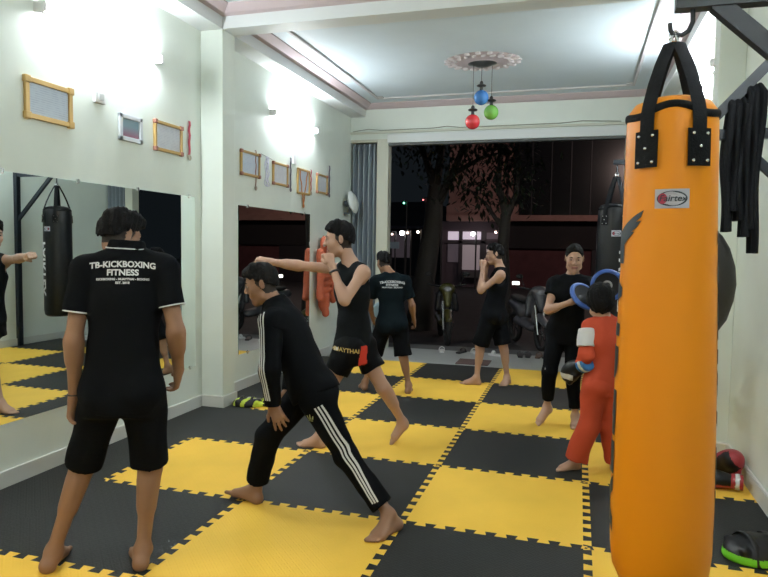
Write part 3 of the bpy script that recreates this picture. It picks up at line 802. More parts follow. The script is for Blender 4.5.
# fan on the left wall beside the folded door
t = thing('wall_fan', (XL, 5.78, 2.0), 'white wall fan beside the folded door, above the boxer\'s head', 'fan')
obj('bracket', tube([(XL, 5.78, 2.02), (XL+.07, 5.78, 2.03), (XL+.10, 5.78, 2.14)], .022, 10), mat('fan_black', (.05, .06, .07), .5), t)
M = Matrix.Rotation(PI/2-.25, 4, 'Y')
obj('cage', lathe([(0, -.05), (.10, -.045), (.165, -.01), (.175, .0), (.165, .012), (.10, .05), (0, .06)], (XL+.14, 5.78, 2.2), 28, M), mat('fan_white', (.62, .66, .64), .4), t, smooth=True)
obj('motor', lathe([(0, -.12), (.05, -.11), (.055, -.04), (0, -.04)], (XL+.13, 5.78, 2.2), 16, M), mat('fan_black', (.05, .06, .07), .5), t, smooth=True)
# orange jacket on a hook
t = thing('hanging_jacket', (XL, 5.0, .6), 'orange quilted jacket hanging on the left wall behind the punching boxer', 'jacket')
ORJ = mat('jacket_orange', (.42, .085, .035), .6, bump=.3, scale=60)
R0 = np.eye(3)
ops = [cone((XL+.07, 4.80, 1.52), (XL+.08, 4.81, .78), .075, .150, .05, sq=((1, 0, 0), .42)), cone((XL+.09, 4.64, 1.46), (XL+.11, 4.60, .84), .050, .048, .02), cone((XL+.10, 5.00, 1.46), (XL+.12, 5.04, .78), .050, .046, .02),
       cone((XL+.12, 4.76, .86), (XL+.13, 4.75, .62), .05, .045, .02), ell((XL+.08, 4.80, 1.57), R0, (.05, .08, .10), .03)]
for k in range(7): ops.append(cone((XL+.11, 4.68, .84+.09*k), (XL+.11, 4.92, .85+.09*k), .040, .040, .012))
solid('shell', ops, ORJ, t, .012, fold=.003, seed=5)
obj('hook', tube([(XL, 4.80, 1.64), (XL+.05, 4.80, 1.64), (XL+.07, 4.80, 1.68)], .008, 8), CHR, t)
obj('collar_lining', tube([(XL+.10, 4.73, 1.54), (XL+.135, 4.80, 1.58), (XL+.10, 4.87, 1.54)], .02, 8), mat('lining_white', (.6, .6, .6), .6), t, smooth=True)

# ------------------------------------------------------------------ ceiling rose and hanging balls
t = rose = thing('ceiling_rose', (-.22, 4.12, ZC-.05), 'ornate pinkish plaster ceiling rose above three coloured balls', 'ceiling rose')
ROSE = mat('rose_plaster', (.50, .42, .44), .5); ROSEW = mat('rose_silver', (.62, .58, .60), .4)
c = (-.22, 4.12, ZC)
obj('base', lathe([(0, -.03), (.20, -.035), (.23, -.02), (.27, -.028), (.30, -.015), (.38, -.018), (.40, -.006), (.41, 0), (0, 0)], c, 48), ROSE, t, smooth=True)
for k in range(20):
    a = 2*PI*k/20; bm = bmesh.new()
    add_ball(bm, (c[0]+.385*math.cos(a), c[1]+.385*math.sin(a), ZC-.012), (.050, .030, .018), Matrix.Rotation(a, 4, 'Z'), 12)
    add_ball(bm, (c[0]+.32*math.cos(a+.15), c[1]+.32*math.sin(a+.15), ZC-.022), (.040, .018, .016), Matrix.Rotation(a+.8, 4, 'Z'), 10)
    obj('petal', bm, ROSEW, t, smooth=True)
obj('canopy', lathe([(0, -.075), (.06, -.07), (.11, -.05), (.16, -.036), (.16, -.03), (0, -.03)], c, 32), mat('canopy_dark', (.10, .11, .11), .3, metal=.6), t, smooth=True)
rose.scale = (1.03, .86, 1)
for (x, z, colr, lab) in ((-.225, 3.265, (.05, .19, .50), 'blue glass ball lamp, highest of the three under the ceiling rose'), (-.115, 3.105, (.16, .42, .07), 'green glass ball lamp, rightmost of the three under the ceiling rose'), (-.31, 2.985, (.62, .03, .04), 'red glass ball lamp, lowest of the three under the ceiling rose')):
    y = 4.12+(.06 if x > -.2 else -.05 if x < -.3 else 0)
    t = thing('pendant_lamp', (x, y, z-.085), lab, 'pendant lamp', 'three coloured ball pendants under the ceiling rose')
    nm = 'ball_'+('blue' if colr[2] > .45 else 'green' if colr[1] > .4 else 'red')
    obj('globe', lathe([(.085*math.sin(a), -.085*math.cos(a)) for a in [PI*k/16 for k in range(17)]], (x, y, z), 32), mat(nm, colr, .15, coat=.5), t, smooth=True)
    obj('cap', lathe([(0, .08), (.022, .08), (.018, .115), (.05, .125), (.056, .135), (.045, .145), (.018, .15), (.022, .165), (.012, .185), (0, .185)], (x, y, z), 20), mat('cap_dark', (.06, .06, .06), .3, metal=.5), t, smooth=True)
    obj('cord', tube([(x, y, z+.18), (x, y, ZC-.05)], .0035, 6), mat('cord_dark', (.05, .05, .05), .5), t)
# ------------------------------------------------------------------ punch bags
LEA = mat('yellow_vinyl', (.74, .25, .004), .42, bump=.16, scale=7, spec=.35)
BWEB = mat('black_webbing', (.005, .006, .0075), .8, bump=.4, scale=160, spec=.15)
BVIN = mat('black_vinyl', (.004, .0045, .006), .4, bump=.1, scale=8, spec=.35)
LABG = mat('label_grey', (.42, .42, .48), .5); LRED = mat('label_red', (.35, .02, .05), .5); LBLK = mat('label_ink', (.02, .03, .04), .5); LWH = mat('label_white', (.72, .72, .75), .5)
def rprof(prof, z):
    for (r0, z0), (r1, z1) in zip(prof, prof[1:]):
        if z0 <= z <= z1 and z1 > z0: return r0+(r1-r0)*(z-z0)/(z1-z0)
    return prof[-2][0]
def wrap(bm, c, prof, a0, z0, off, vertical=False):
    """lays a flat bmesh onto the bag: local x -> round the bag, y -> height (or turned a quarter)"""
    for v in bm.verts:
        x, y, d = v.co
        if vertical: x, y = y, -x
        z = z0+y; r = rprof(prof, z)+off+d; a = a0+x/max(.05, rprof(prof, z))
        v.co = (c[0]+r*math.cos(a), c[1]+r*math.sin(a), z)
    return bm
def bag(name, c, prof, a0, top, vin, label, ring_z, n_strap, txt, tcol, tangs, tz, tsize, logo_z, logo_s, logo_da, patch=(.076, .127), pda=.53, slash=False, cat='punching bag'):
    t = thing(name, (c[0], c[1], prof[0][1]), label, cat)
    C = (c[0], c[1], 0)
    obj('body', lathe(prof, C, 64), vin, t, smooth=True)
    # piping with a loop between the front straps
    bm = bmesh.new(); pts = []
    for k in range(72):
        a = 2*PI*k/72; da = ((a-a0+PI) % (2*PI))-PI
        z = top-.045+.022*max(0, math.cos(da*PI/2/pda)) if abs(da) < pda else top-.05+.006*math.cos(da*4)
        r = rprof(prof, z)+.004; pts.append((c[0]+r*math.cos(a), c[1]+r*math.sin(a), z))
    add_tube(bm, pts, .005, 8, closed=True, sq=((0, 0, 1), 2.6)); obj('piping', bm, BWEB, t, smooth=True)
    for k in range(n_strap):
        a = a0+(pda if k == 0 else -pda if k == 1 else PI-pda if k == 2 else PI+pda)
        pz = top-.115
        p = []
        for z in (pz-.03, pz, pz+.04, top-.05, top-.022):
            r = rprof(prof, z)+.010; p.append((c[0]+r*math.cos(a), c[1]+r*math.sin(a), z))
        e = (c[0]+.028*math.cos(a), c[1]+.028*math.sin(a), ring_z-.03)
        q = Vector(p[-1]); m = Vector(e)
        for s_ in (.1, .35, .65, 1): p.append(tuple(q.lerp(m, s_)+Vector((math.cos(a), math.sin(a), 0))*.012*math.sin(s_*PI)))
        bm = tube(p, .027, 10, sq=((math.cos(a), math.sin(a), 0), .13)); obj('strap', bm, BWEB, t, smooth=True)
        bm = bmesh.new(); add_box(bm, -patch[0]/2, patch[0]/2, -patch[1]/2, patch[1]/2, 0, .006); split_long(bm, .02)
        wrap(bm, c, prof, a, pz-.06, .010); pt = obj('patch', bm, BWEB, t)
        for dx, dy in ((-.3, .36), (.3, .36), (0, .02), (-.3, -.36), (.3, -.36)):
            zz = pz-.06+dy*patch[1]; r = rprof(prof, zz)+.018; aa = a+dx*patch[0]/rprof(prof, zz)
            bm = bmesh.new(); add_ball(bm, (c[0]+r*math.cos(aa), c[1]+r*math.sin(aa), zz), .0062, None, 8); obj('rivet', bm, CHR, pt, smooth=True)
        obj('link', tube([e, (c[0]+.008*math.cos(a), c[1]+.008*math.sin(a), ring_z)], .004, 8), CHR, t)
    bm = bmesh.new(); add_tube(bm, [(c[0]+.018*math.cos(q), c[1]+.004*math.sin(q), ring_z+.018*math.sin(q)) for q in [2*PI*k/16 for k in range(16)]], .0042, 8, closed=True); obj('ring', bm, CHR, t, smooth=True)
    # maker's label: grey plate, oval, script
    w, h = logo_s
    def plate(w, h, m, off, parent, nm='label'):
        bm = bmesh.new(); add_box(bm, -w/2, w/2, -h/2, h/2, 0, .0015); split_long(bm, .015); wrap(bm, c, prof, a0+logo_da, logo_z, off)
        return obj(nm, bm, m, parent)
    lb = plate(w, h, LABG, .001, t)
    def oval(rx, ry, m, off, x=0, nm='oval'):
        bm = bmesh.new(); add_prism(bm, [(x+rx*math.cos(q), ry*math.sin(q)) for q in [2*PI*k/32 for k in range(32)]], .0008); wrap(bm, c, prof, a0+logo_da, logo_z, off)
        obj(nm, bm, m, lb)
    oval(w*.44, h*.40, LBLK, .0028); oval(w*.39, h*.32, LABG, .0040); oval(w*.13, h*.27, LRED, .0050, -w*.27, 'red_spot')
    bm = text_bm('Fairtex', h*.46, .0004); split_long(bm, .02)
    for v in bm.verts: v.co.x += w*.03+v.co.y*.2
    wrap(bm, c, prof, a0+logo_da, logo_z, .0062); obj('lettering', bm, LBLK, lb)
    for ta in tangs:
        bm = text_bm(txt, tsize, tsize*.04, 1.15, 1.15); split_long(bm, .02); bmesh.ops.translate(bm, vec=(0, 0, 0), verts=bm.verts)
        wrap(bm, c, prof, a0+ta, tz, .0025, True); obj('lettering', bm, tcol, t)
    if slash:
        bm = bmesh.new(); add_prism(bm, [(-.26, -.045), (-.215, -.020), (-.165, .010), (-.120, .036), (-.090, .050), (-.100, .026), (-.122, .010), (-.098, .014), (-.118, -.010), (-.142, -.024), (-.128, -.026), (-.155, -.048), (-.195, -.078), (-.235, -.105), (-.27, -.13)], .001)
        split_long(bm, .02); wrap(bm, c, prof, a0, 1.635, .002); obj('claw_mark', bm, LBLK, t)
    return t
YP = [(0, .27), (.11, .275), (.150, .305), (.170, .35), (.178, .43), (.180, .60), (.178, .85), (.172, 1.2), (.163, 1.5), (.158, 1.75), (.156, 1.9), (.154, 2.0), (.149, 2.04), (.128, 2.07), (.075, 2.090), (0, 2.094)]
BG = (1.222, -.85)
A0 = math.radians(-97)
yb = bag('punching_bag', BG, YP, A0+.03, 2.07, LEA, 'long yellow heavy bag hanging in the right foreground', 2.315, 4, 'FAIRTEX', LBLK, (-1.74, 1.80), 1.06, .23, 1.722, (.110, .066), .02, slash=True)
yb.rotation_euler = (0, -.013, 0); yb.location.x += .016
def wall_bracket(y, x0, z, x_end, brace_x, brace_z, lab, w=.06, hgt=.07, pole=None, extra=None, grp='steel bag brackets on the right wall'):
    t = thing('bag_bracket', (XR, y, z), lab, 'bag bracket', grp)
    obj('arm', bar((x0, y, z), (XR-.012, y, z), w, hgt), BLACKM, t)
    obj('brace', bar((brace_x, y, z-hgt*.3), (XR-.012, y, brace_z), w*.8, w*.95, (0, 0, 1)), BLACKM, t)
    if pole: obj('pole', box(XR-.06, XR, y-.035, y+.035, pole, z+.06), BLACKM, t)
    else: obj('plate', box(XR-.012, XR, y-.06, y+.06, brace_z-.15, z+.12, .003), BLACKM, t)
    if extra: extra(t)
    return t
def hook_y(t): 
    bm = tube([(1.268, BG[1], 2.41), (1.270, BG[1], 2.36), (1.258, BG[1], 2.330), (1.235, BG[1], 2.316), (1.21, BG[1], 2.318), (1.198, BG[1], 2.335), (1.194, BG[1], 2.362)], .0085, 10)
    obj('hook', bm, BLACKM, t, smooth=True)
wall_bracket(-.85, 1.21, 2.44, 2.03, 1.345, 1.78, 'heavy black steel bracket at the top right that carries the yellow bag', .06, .075, extra=hook_y)
def tie(t):
    obj('tie_bar', bar((1.48, .60, 2.145), (XR-.012, .60, 2.735), .05, .055), BLACKM, t)
    obj('hook', tube([(1.545, .60, 2.16), (1.545, .60, 2.08), (1.56, .60, 2.06), (1.575, .60, 2.08)], .007, 8), BLACKM, t)
wall_bracket(.60, 1.50, 2.19, 2.03, 1.70, 1.86, 'black steel bracket with a slanted tie bar, draped with hand wraps behind the yellow bag', .05, .055, extra=tie)
# teardrop bag
t = thing('punching_bag', (1.555, .60, 1.05), 'black teardrop bag half hidden behind the right side of the yellow bag', 'punching bag')
TP = [(0, 1.03), (.05, 1.035), (.11, 1.08), (.16, 1.16), (.19, 1.27), (.20, 1.36), (.19, 1.46), (.16, 1.56), (.12, 1.63), (.075, 1.67), (0, 1.68)]
obj('body', lathe(TP, (1.555, .60, 0), 40), mat('black_leather', (.016, .014, .012), .5, bump=.1, scale=10), t, smooth=True)
for k in range(3):
    a = 2*PI*k/3+.4; obj('strap', tube([(1.555+.10*math.cos(a), .60+.10*math.sin(a), 1.64), (1.555+.05*math.cos(a), .6+.05*math.sin(a), 1.80), (1.558, .60, 2.05)], .016, 8, sq=((math.cos(a), math.sin(a), 0), .2)), BWEB, t)
# hand wraps over the tie bar
def wraps(x, z1, z0, lab, w, seed, y=.60):
    rs = random.Random(seed); t = thing('hand_wraps', (x, y, z0), lab, 'hand wraps')
    for k in range(3):
        dx = (k-1)*w*.42; bm = bmesh.new(); zb = z0+rs.uniform(0, .10)+(.04 if k == 1 else 0)
        for sgn in (-1, 1):
            pts = []
            for q in range(15):
                f = q/14; pts.append((x+dx*(1+.35*math.sin(f*4+k))+.004*math.sin(f*9+k*2+seed), y+sgn*(.038+.012*math.sin(f*7+k))-(.012 if sgn < 0 else 0), z1-(z1-zb)*f))
            if sgn == -1: first = pts
            else: add_tube(bm, first[::-1]+[(x+dx, y, z1+.045)]+pts, .028, 10, sq=((1, 0, 0), .7))
        obj('wrap', bm, BWEB, t, smooth=True)
wraps(1.715, 2.325, 1.64, 'black hand wraps nearest the yellow bag, draped over the tie bar', .075, 1)
wraps(1.80, 2.395, 1.53, 'longer black hand wraps farther right on the tie bar', .062, 2, .60)
# black bag by the street
BP = [(0, .47), (.15, .475), (.18, .50), (.190, .56), (.192, 1.2), (.188, 1.85), (.180, 1.98), (.16, 2.03), (.09, 2.05), (0, 2.055)]
bag('punching_bag', (1.28, 4.15), BP, math.radians(-96), 2.04, BVIN, 'black heavy bag hanging between the woman and the yellow bag', 2.37, 4, 'FAIRTEX', LWH, (.60, 3.5), 1.16, .155, 1.72, (.10, .065), .14, patch=(.07, .11))
def hk2(t): obj('hook', tube([(1.28, 4.15, 2.47), (1.28, 4.15, 2.40), (1.295, 4.15, 2.375), (1.27, 4.15, 2.365)], .008, 8), BLACKM, t)
wall_bracket(4.15, 1.24, 2.50, 2.03, 1.36, 1.82, 'black bracket on a floor-length pole that carries the black bag, seen in the mirror', .05, .05, pole=FL, extra=hk2)

# ------------------------------------------------------------------ gear on the floor
GR = mat('glove_red', (.33, .022, .030), .32, spec=.5, coat=.3); GB = mat('glove_black', (.006, .0065, .008), .4, spec=.3); GW = mat('glove_white', (.55, .55, .55), .4); GBL = mat('glove_blue', (.03, .16, .42), .4)
def glove(c, d, n, side, mats, lab, s=1., h=.008, grp=None, cat='boxing glove', cuff=None, colf=None):
    """c centre of the fist, d cuff->fist, n palm side"""
    d = nrm(d); n = nrm(np.asarray(n, float)-d*np.dot(n, d)); t_ = np.cross(d, n)*side; c = np.asarray(c, float)
    R = np.stack([d, n, t_])
    t = thing('boxing_glove', tuple(c-A(0, 0, .07*s)), lab, cat, grp)
    ops = [ell(c, R, A(.098, .062, .068)*s, .03), ell(c+d*.045*s+n*.028*s, R, A(.055, .052, .064)*s, .03), cone(c-d*.04*s, c-d*.125*s, .050*s, .046*s, .03),
           cone(c-d*.05*s+t_*.052*s+n*.02*s, c+d*.035*s+t_*.058*s+n*.050*s, .028*s, .023*s, .01)]
    def cf(P):
        q = P-c; return ((q@n > .034*s) & (q@d < .07*s) & (q@t_ < .05*s)).astype(int)
    solid('shell', ops, mats[:2], t, h, color=colf or cf, it=1)
    solid('cuff', [cone(c-d*.105*s, c-d*.185*s, .052*s, .055*s, .01, flat=2)], mats[2], t, h)
    if cuff: solid('strap', [cone(c-d*.13*s, c-d*.165*s, .0555*s, .0575*s, .01, flat=2)], cuff, t, h)
    return t
glove((1.915, 1.34, .13), (.45, -.35, .42), (-.5, -.9, -.3), 1, [GR, GB, GR], 'red glove leaning on the baseboard by the right wall, black palm showing', 1.15, cuff=GW)
glove((1.80, 1.16, .062), (-.9, .15, 0), (0, -.2, -1), -1, [GB, GR, GR], 'black and red glove lying flat in front of the other red glove', .92, cuff=GW)
def pad(c, ang, L, W, H, mats, lab, colf, ribs=4, name='shin_guard'):
    t = thing(name, c, lab, 'shin guard'); c = A(*c); d = A(math.cos(ang), math.sin(ang), 0); w = A(-math.sin(ang), math.cos(ang), 0); u = A(0, 0, 1); R = np.stack([d, w, u])
    ops = [ell(c+u*H*.15, R, A(L/2, W/2, H*.85), .02)]
    for k in range(ribs):
        x = (k-(ribs-1)/2)*L/ribs*.8; ops.append(cone(c+d*x-w*W*.28+u*H*.55, c+d*x+w*W*.28+u*H*.55, .022, .022, .012))
    ops.append(cone(c+d*L*.30+u*H*.2-w*W*.1, c+d*L*.62+u*.028-w*W*.05, .040, .026, .02, sq=(u, .7)))
    ops.append(plane(c+u*.002, -u, c, L))
    solid('shell', ops, mats, t, .007, color=lambda P: colf((P-c)@d, (P-c)@w, (P-c)@u), it=1)
    for k in (-.18, .15):
        bm = tube([tuple(c+d*L*k+w*W*.46*math.cos(a)+u*(.004+H*1.02*math.sin(a))) for a in [PI*q/12 for q in range(13)]], .014, 8, sq=(tuple(w), .2)); obj('strap', bm, GB, t, smooth=True)
    return t
NEON = mat('neon_yellow', (.50, .62, .04), .45); NG = mat('neon_green', (.15, .55, .02), .4)
def c_neon(x, y, z): return np.where(np.abs(np.sin(x*26+np.abs(y)*30)) > .80, 1, np.where((z > .075) & (x > 0), 2, 0))
pad((-2.08, 2.06, FL+.022), .15, .32, .17, .085, [GB, NEON, GW], 'black shin guard with neon yellow stripes at the foot of the pillar', c_neon)
pad((-1.86, 2.16, FL+.022), .5, .30, .16, .080, [GB, NEON, GW], 'second neon striped shin guard, behind the front thigh of the stretching man', c_neon)
pad((1.82, .16, FL+.022), .35, .34, .26, .12, [GB, NG, GW], 'black shin guard with a bright green rim in the lower right corner', lambda x, y, z: ((z < .042)).astype(int), 5)

# ------------------------------------------------------------------ street outside
ASPH = mat('asphalt', (.030, .028, .030), .8, vary=.2, bump=.3, scale=30)
struct('ground', box(-40, 40, 6.22, 60, -.35, -.15), ASPH)
struct('trim_doorstep', box(XL-.15, XR+.15, 6.22, 6.9, -.2, -.06), mat('doorstep', (.10, .10, .10), .7))
def Q(x, z): return .907+(x-.907)*1.28, 1.54+(z-1.54)*1.28
PLA = mat('plaster_pink', (.38, .21, .18), .8, vary=.15); DGL = mat('dark_glazing', (.012, .013, .015), .25); MRED = mat('maroon_wall', (.12, .04, .045), .8, vary=.15)
LITW = mat('lit_window', (.85, .72, .85), .5, emit=.55); LITD = mat('lit_doorway', (.55, .45, .48), .5, emit=.22); DIMW = mat('dim_window', (.30, .24, .28), .5, emit=.10)
t = thing('building', (0, 24, -.15), 'pink building across the street with large dark glazing and a maroon ground floor', 'building')
x0, _ = Q(-3.5, 0); x1, _ = Q(8, 0)
def Bx(nm, xa, xb, za, zb, d0, d1, m, parent=None):
    xa, za = Q(xa, za); xb, zb = Q(xb, zb); return obj(nm, box(xa, xb, 24-d0, 24+d1, za, zb), m, parent or t)
Bx('upper_wall', -3.3, 9, 2.60, 8, 0, 1.0, PLA); Bx('balcony_beam', -3.3, 9, 2.42, 2.60, .5, 1.0, PLA); Bx('pilaster', -1.32, -1.20, 2.60, 8, .18, 0, PLA)
Bx('parapet', -3.3, -1.0, 2.60, 2.95, .45, 0, PLA); Bx('glazing', -1.18, 5, 2.62, 5.0, .05, 0, DGL)
for x in (-.6, 0, .6, 1.2): Bx('mullion', x-.02, x+.02, 2.62, 5.0, .09, 0, mat('mullion', (.03, .03, .035), .5))
Bx('ground_floor_wall', -1.45, 9, -.15, 2.42, -.1, 1.0, MRED); Bx('shutter', 1.3, 6, -.15, 1.9, 0, .2, mat('dark_shutter', (.03, .025, .03), .6)); Bx('recess_shade', -1.45, 9, 1.55, 2.42, .05, .1, mat('recess_shade_black', (.02, .016, .018), .8))  # near-black panel paints in the shade of the recess below the balcony beam
Bx('shop_wall', -3.6, -1.45, -.15, 2.42, -.3, 1.0, mat('shop_wall', (.16, .12, .14), .8))
t = thing('shopfront', (Q(-2.5, 0)[0], 24, -.15), 'lit shop window and doors across the street behind the guarding boxer', 'shopfront')
for xa, xb, za, zb, m in ((-3.34, -2.98, 1.80, 2.08, LITW), (-2.84, -2.10, 1.82, 2.08, LITW), (-2.04, -1.62, 1.84, 2.05, DIMW), (-3.34, -2.98, 1.05, 1.66, DIMW), (-2.84, -2.26, .80, 1.64, LITD), (-2.04, -1.55, 1.40, 1.64, LITD)):
    Bx('window', xa, xb, za, zb, -.25, .3, m)
Bx('frame', -3.5, -1.5, 1.68, 1.78, -.2, .3, mat('shop_frame', (.10, .08, .09), .6)); Bx('frame', -2.96, -2.86, .2, 2.1, -.2, .3, MATS['shop_frame']); Bx('frame', -2.22, -2.06, .2, 2.1, -.2, .3, MATS['shop_frame'])
Bx('counter', -2.8, -2.2, .55, .75, .1, .2, mat('shop_counter', (.14, .13, .13), .6))
# street lamps and signals (the lamps light the street)
def lampf(x, z, r, colr, pw, lab, y=24.):
    k = (y+3.436)/21.436; X = .907+(x-.907)*k; Z = 1.542+(z-1.542)*k
    t = thing('street_lamp', (X, y, -.15), lab, 'street lamp')
    nm = 'lamp_%d_%d_%d_%d' % (colr[0]*100, colr[1]*100, colr[2]*100, pw)
    bm = bmesh.new(); add_ball(bm, (X, y, Z), r*.68); obj('lamp', bm, mat('glow_'+('white' if colr[0] == colr[1] else 'green' if colr[1] > colr[0] else 'red' if colr[1] < .3 else 'amber')+str(int(pw)), colr, .5, emit=pw), t, smooth=True)
    obj('pole', tube([(X+.12, y+.1, -.15), (X+.12, y+.1, Z+.12), (X, y, Z+.1)], .035, 8), mat('lamp_pole', (.05, .05, .05), .6), t)
lampf(-4.90, 2.01, .14, (.95, .95, .95), 26, 'brightest white street lamp left of the big tree trunk')
lampf(-4.70, 2.02, .07, (.9, .62, .5), 12, 'small warm lamp just right of the brightest white street lamp')
lampf(-4.34, 2.05, .08, (.95, .75, .55), 14, 'warm street lamp between the white lamp and the tree trunk')
lampf(-5.25, 1.97, .06, (.9, .70, .6), 9, 'small street lamp nearest the cream door post')
lampf(-4.85, 3.03, .06, (.15, .95, .55), 9, 'leftmost green signal light up in the dark street', 26.)
lampf(-4.18, 3.13, .05, (.95, .12, .12), 7, 'red signal light between the two green ones', 26.)
lampf(-3.63, 3.12, .08, (.45, .95, .75), 8, 'pale green signal light beside the tree branches')
lampf(-2.47, 2.00, .12, (.98, .98, .98), 24, 'white lamp shining in front of the shop transom', 23.2)
lampf(-1.72, 2.06, .07, (.95, .62, .35), 12, 'amber lamp at the right end of the shop', 23.2)
Xs, Zs = Q(-4.85, 1.60); t = thing('street_sign', (Xs, 22, -.15), 'blue-grey signboard below the white street lamp beyond the door post', 'sign')
obj('board', box(Xs-.45, Xs+.35, 22, 22.08, Zs-.15, Zs+.12), mat('sign_bluegrey', (.20, .25, .28), .5, emit=.12), t); obj('post', tube([(Xs, 22.1, -.15), (Xs, 22.1, Zs)], .04, 8), MATS['lamp_pole'], t)
BLD = mat('far_facade', (.05, .06, .07), .8, vary=.2)
t = thing('building', (-12, 34, -.15), 'unlit building far down the street beyond the street lamps', 'building')
obj('wall', box(-24, -7.5, 34, 40, -.15, 4.2), BLD, t); obj('awning', box(-20, -7.4, 32.6, 34, 2.6, 2.75), mat('awning_grey', (.12, .12, .16), .7), t)
for x in (-13, -11, -9.3): obj('window', box(x-.6, x+.6, 33.9, 34, .9, 2.3), DIMW, t)
# trees
BARK = mat('bark', (.050, .042, .036), .9, bump=.6, scale=20); LEAF = mat('leaf_dark', (.020, .030, .016), .6)
def tree(x, y, pts, rad, branches, n, spread, lab, seed):
    rs = random.Random(seed); t = thing('tree', (x, y, -.15), lab, 'tree', 'street trees outside the opening')
    obj('trunk', tube(pts, rad, 12), BARK, t, smooth=True)
    tips = []
    for b, r in branches:
        obj('branch', tube(b, [r*(1-.8*i/(len(b)-1)) for i in range(len(b))], 8), BARK, t, smooth=True); tips += b[1:]
    bm = bmesh.new()
    for _ in range(n):
        c = Vector(rs.choice(tips))+Vector((rs.gauss(0, spread), rs.gauss(0, spread), rs.gauss(0, spread*.7)))
        M = Matrix.Rotation(rs.uniform(0, 6.28), 3, 'Z') @ Matrix.Rotation(rs.uniform(-1.3, 1.3), 3, 'X'); s = rs.uniform(.05, .10)
        v = [bm.verts.new(c+M @ Vector(p)*s) for p in ((-.4, 0, 0), (0, -1, .1), (.4, 0, 0), (0, 1.1, -.15))]; bm.faces.new(v)
    o = obj('foliage', bm, LEAF, t); o['kind'] = 'stuff'
tree(-2.15, 9.5, [(-2.2, 9.5, -.15), (-2.15, 9.5, .6), (-2.05, 9.5, 1.3), (-1.95, 9.5, 2.0), (-1.9, 9.5, 2.8)], [.30, .24, .21, .19, .15],
     [([(-1.92, 9.5, 2.3), (-1.55, 9.4, 3.0), (-1.25, 9.3, 3.7), (-1.1, 9.2, 4.6)], .11), ([(-1.9, 9.5, 2.7), (-2.2, 9.6, 3.5), (-2.6, 9.6, 4.3)], .10), ([(-1.55, 9.4, 3.0), (-.95, 9.3, 3.3), (-.5, 9.3, 3.4)], .06), ([(-1.9, 9.5, 2.8), (-1.8, 9.7, 3.8), (-1.9, 9.8, 5.0)], .10)], 1800, .36, 'thick dark street tree left of the lit shop', 3)
tree(-.50, 9.2, [(-.42, 9.2, -.15), (-.45, 9.2, .8), (-.50, 9.2, 1.6), (-.46, 9.2, 2.2)], [.15, .12, .11, .10],
     [([(-.46, 9.2, 2.2), (-.62, 9.2, 2.8), (-.58, 9.2, 3.5), (-.75, 9.2, 4.4)], .08), ([(-.46, 9.2, 2.1), (-.26, 9.2, 2.6), (-.22, 9.2, 3.2), (-.35, 9.2, 4.2)], .075), ([(-.5, 9.2, 1.9), (-.85, 9.2, 2.4), (-1.2, 9.2, 2.7)], .05)], 900, .28, 'slimmer forked tree behind the guarding boxer', 9)
# motorbikes
TY = mat('tyre', (.015, .015, .015), .8)
def bike(x, y, rz, body, trim, lab, lamp=None):
    t = thing('motor_scooter', (x, y, -.15), lab, 'motorbike', rz=rz)
    P = lambda *a: a
    for yy in (-.62, .60):
        w = bmesh.new(); add_tube(w, [(0, yy+.24*math.cos(a), .28+.24*math.sin(a)) for a in [2*PI*k/24 for k in range(24)]], .045, 10, closed=True); wh = obj('wheel', w, TY, t, world=False, smooth=True)
        w = bmesh.new()
        for k in range(5): a = 2*PI*k/5; add_tube(w, [(0, yy, .28), (0, yy+.21*math.cos(a), .28+.21*math.sin(a))], .014, 6)
        obj('spokes', w, CHR, wh, world=False); 
    R_ = np.eye(3)
    def S(nm, ops, m):
        o = solid(nm, ops, m, None, .016, it=1); o.parent = t; return o
    S('leg_shield', [cone((0, -.42, .50), (0, -.36, .92), .11, .15, .05, sq=((0, 1, 0), .45)), cone((-.17, -.40, .62), (-.13, -.38, .86), .05, .06, .03), cone((.17, -.40, .62), (.13, -.38, .86), .05, .06, .03)], trim)
    S('front_fairing', [ell((0, -.46, .98), R_, (.14, .11, .10), .03), cone((0, -.50, .90), (0, -.56, .70), .09, .05, .04)], body)
    S('front_mudguard', [cone((0, -.80, .46), (0, -.52, .56), .06, .065, .03), cone((0, -.52, .56), (0, -.40, .48), .06, .05, .03)], body)
    S('body_shell', [cone((0, -.25, .36), (0, .30, .42), .13, .15, .05, sq=((0, 0, 1), .6)), cone((0, .15, .60), (0, .72, .70), .15, .09, .05)], body)
    S('seat', [cone((0, -.02, .78), (0, .55, .82), .12, .12, .03, sq=((0, 0, 1), .42))], TY)
    obj('fork', tube([(-.07, -.62, .28), (-.07, -.46, .75)], .022, 8), CHR, t, world=False); obj('fork', tube([(.07, -.62, .28), (.07, -.46, .75)], .022, 8), CHR, t, world=False)
    obj('handlebar', tube([(-.34, -.34, 1.05), (-.16, -.40, 1.02), (0, -.42, 1.0), (.16, -.40, 1.02), (.34, -.34, 1.05)], .017, 8), TY, t, world=False)
    for s_ in (-1, 1):
        st = obj('mirror_stalk', tube([(s_*.22, -.38, 1.04), (s_*.30, -.40, 1.20)], .008, 6), TY, t, world=False)
        b = bmesh.new(); add_ball(b, (s_*.33, -.41, 1.23), (.065, .02, .04)); obj('mirror', b, TY, st, world=False, smooth=True)
    b = bmesh.new(); add_ball(b, (0, -.56, .97), (.075, .035, .05)); obj('headlight', b, lamp or mat('lens_dark', (.25, .25, .27), .15), t, world=False, smooth=True)
    obj('exhaust', tube([(.16, .1, .28), (.17, .75, .36)], .045, 10), CHR, t, world=False)
bike(-1.40, 8.1, .30, mat('bike_olive', (.07, .065, .015), .4), mat('bike_dark', (.012, .012, .015), .4), 'dark scooter with olive-yellow panels parked at the foot of the thick tree')
bike(.10, 8.0, .45, mat('bike_silver', (.09, .09, .10), .4), mat('bike_grey', (.05, .05, .055), .4), 'silver-grey scooter parked outside between the guarding boxer and the woman')
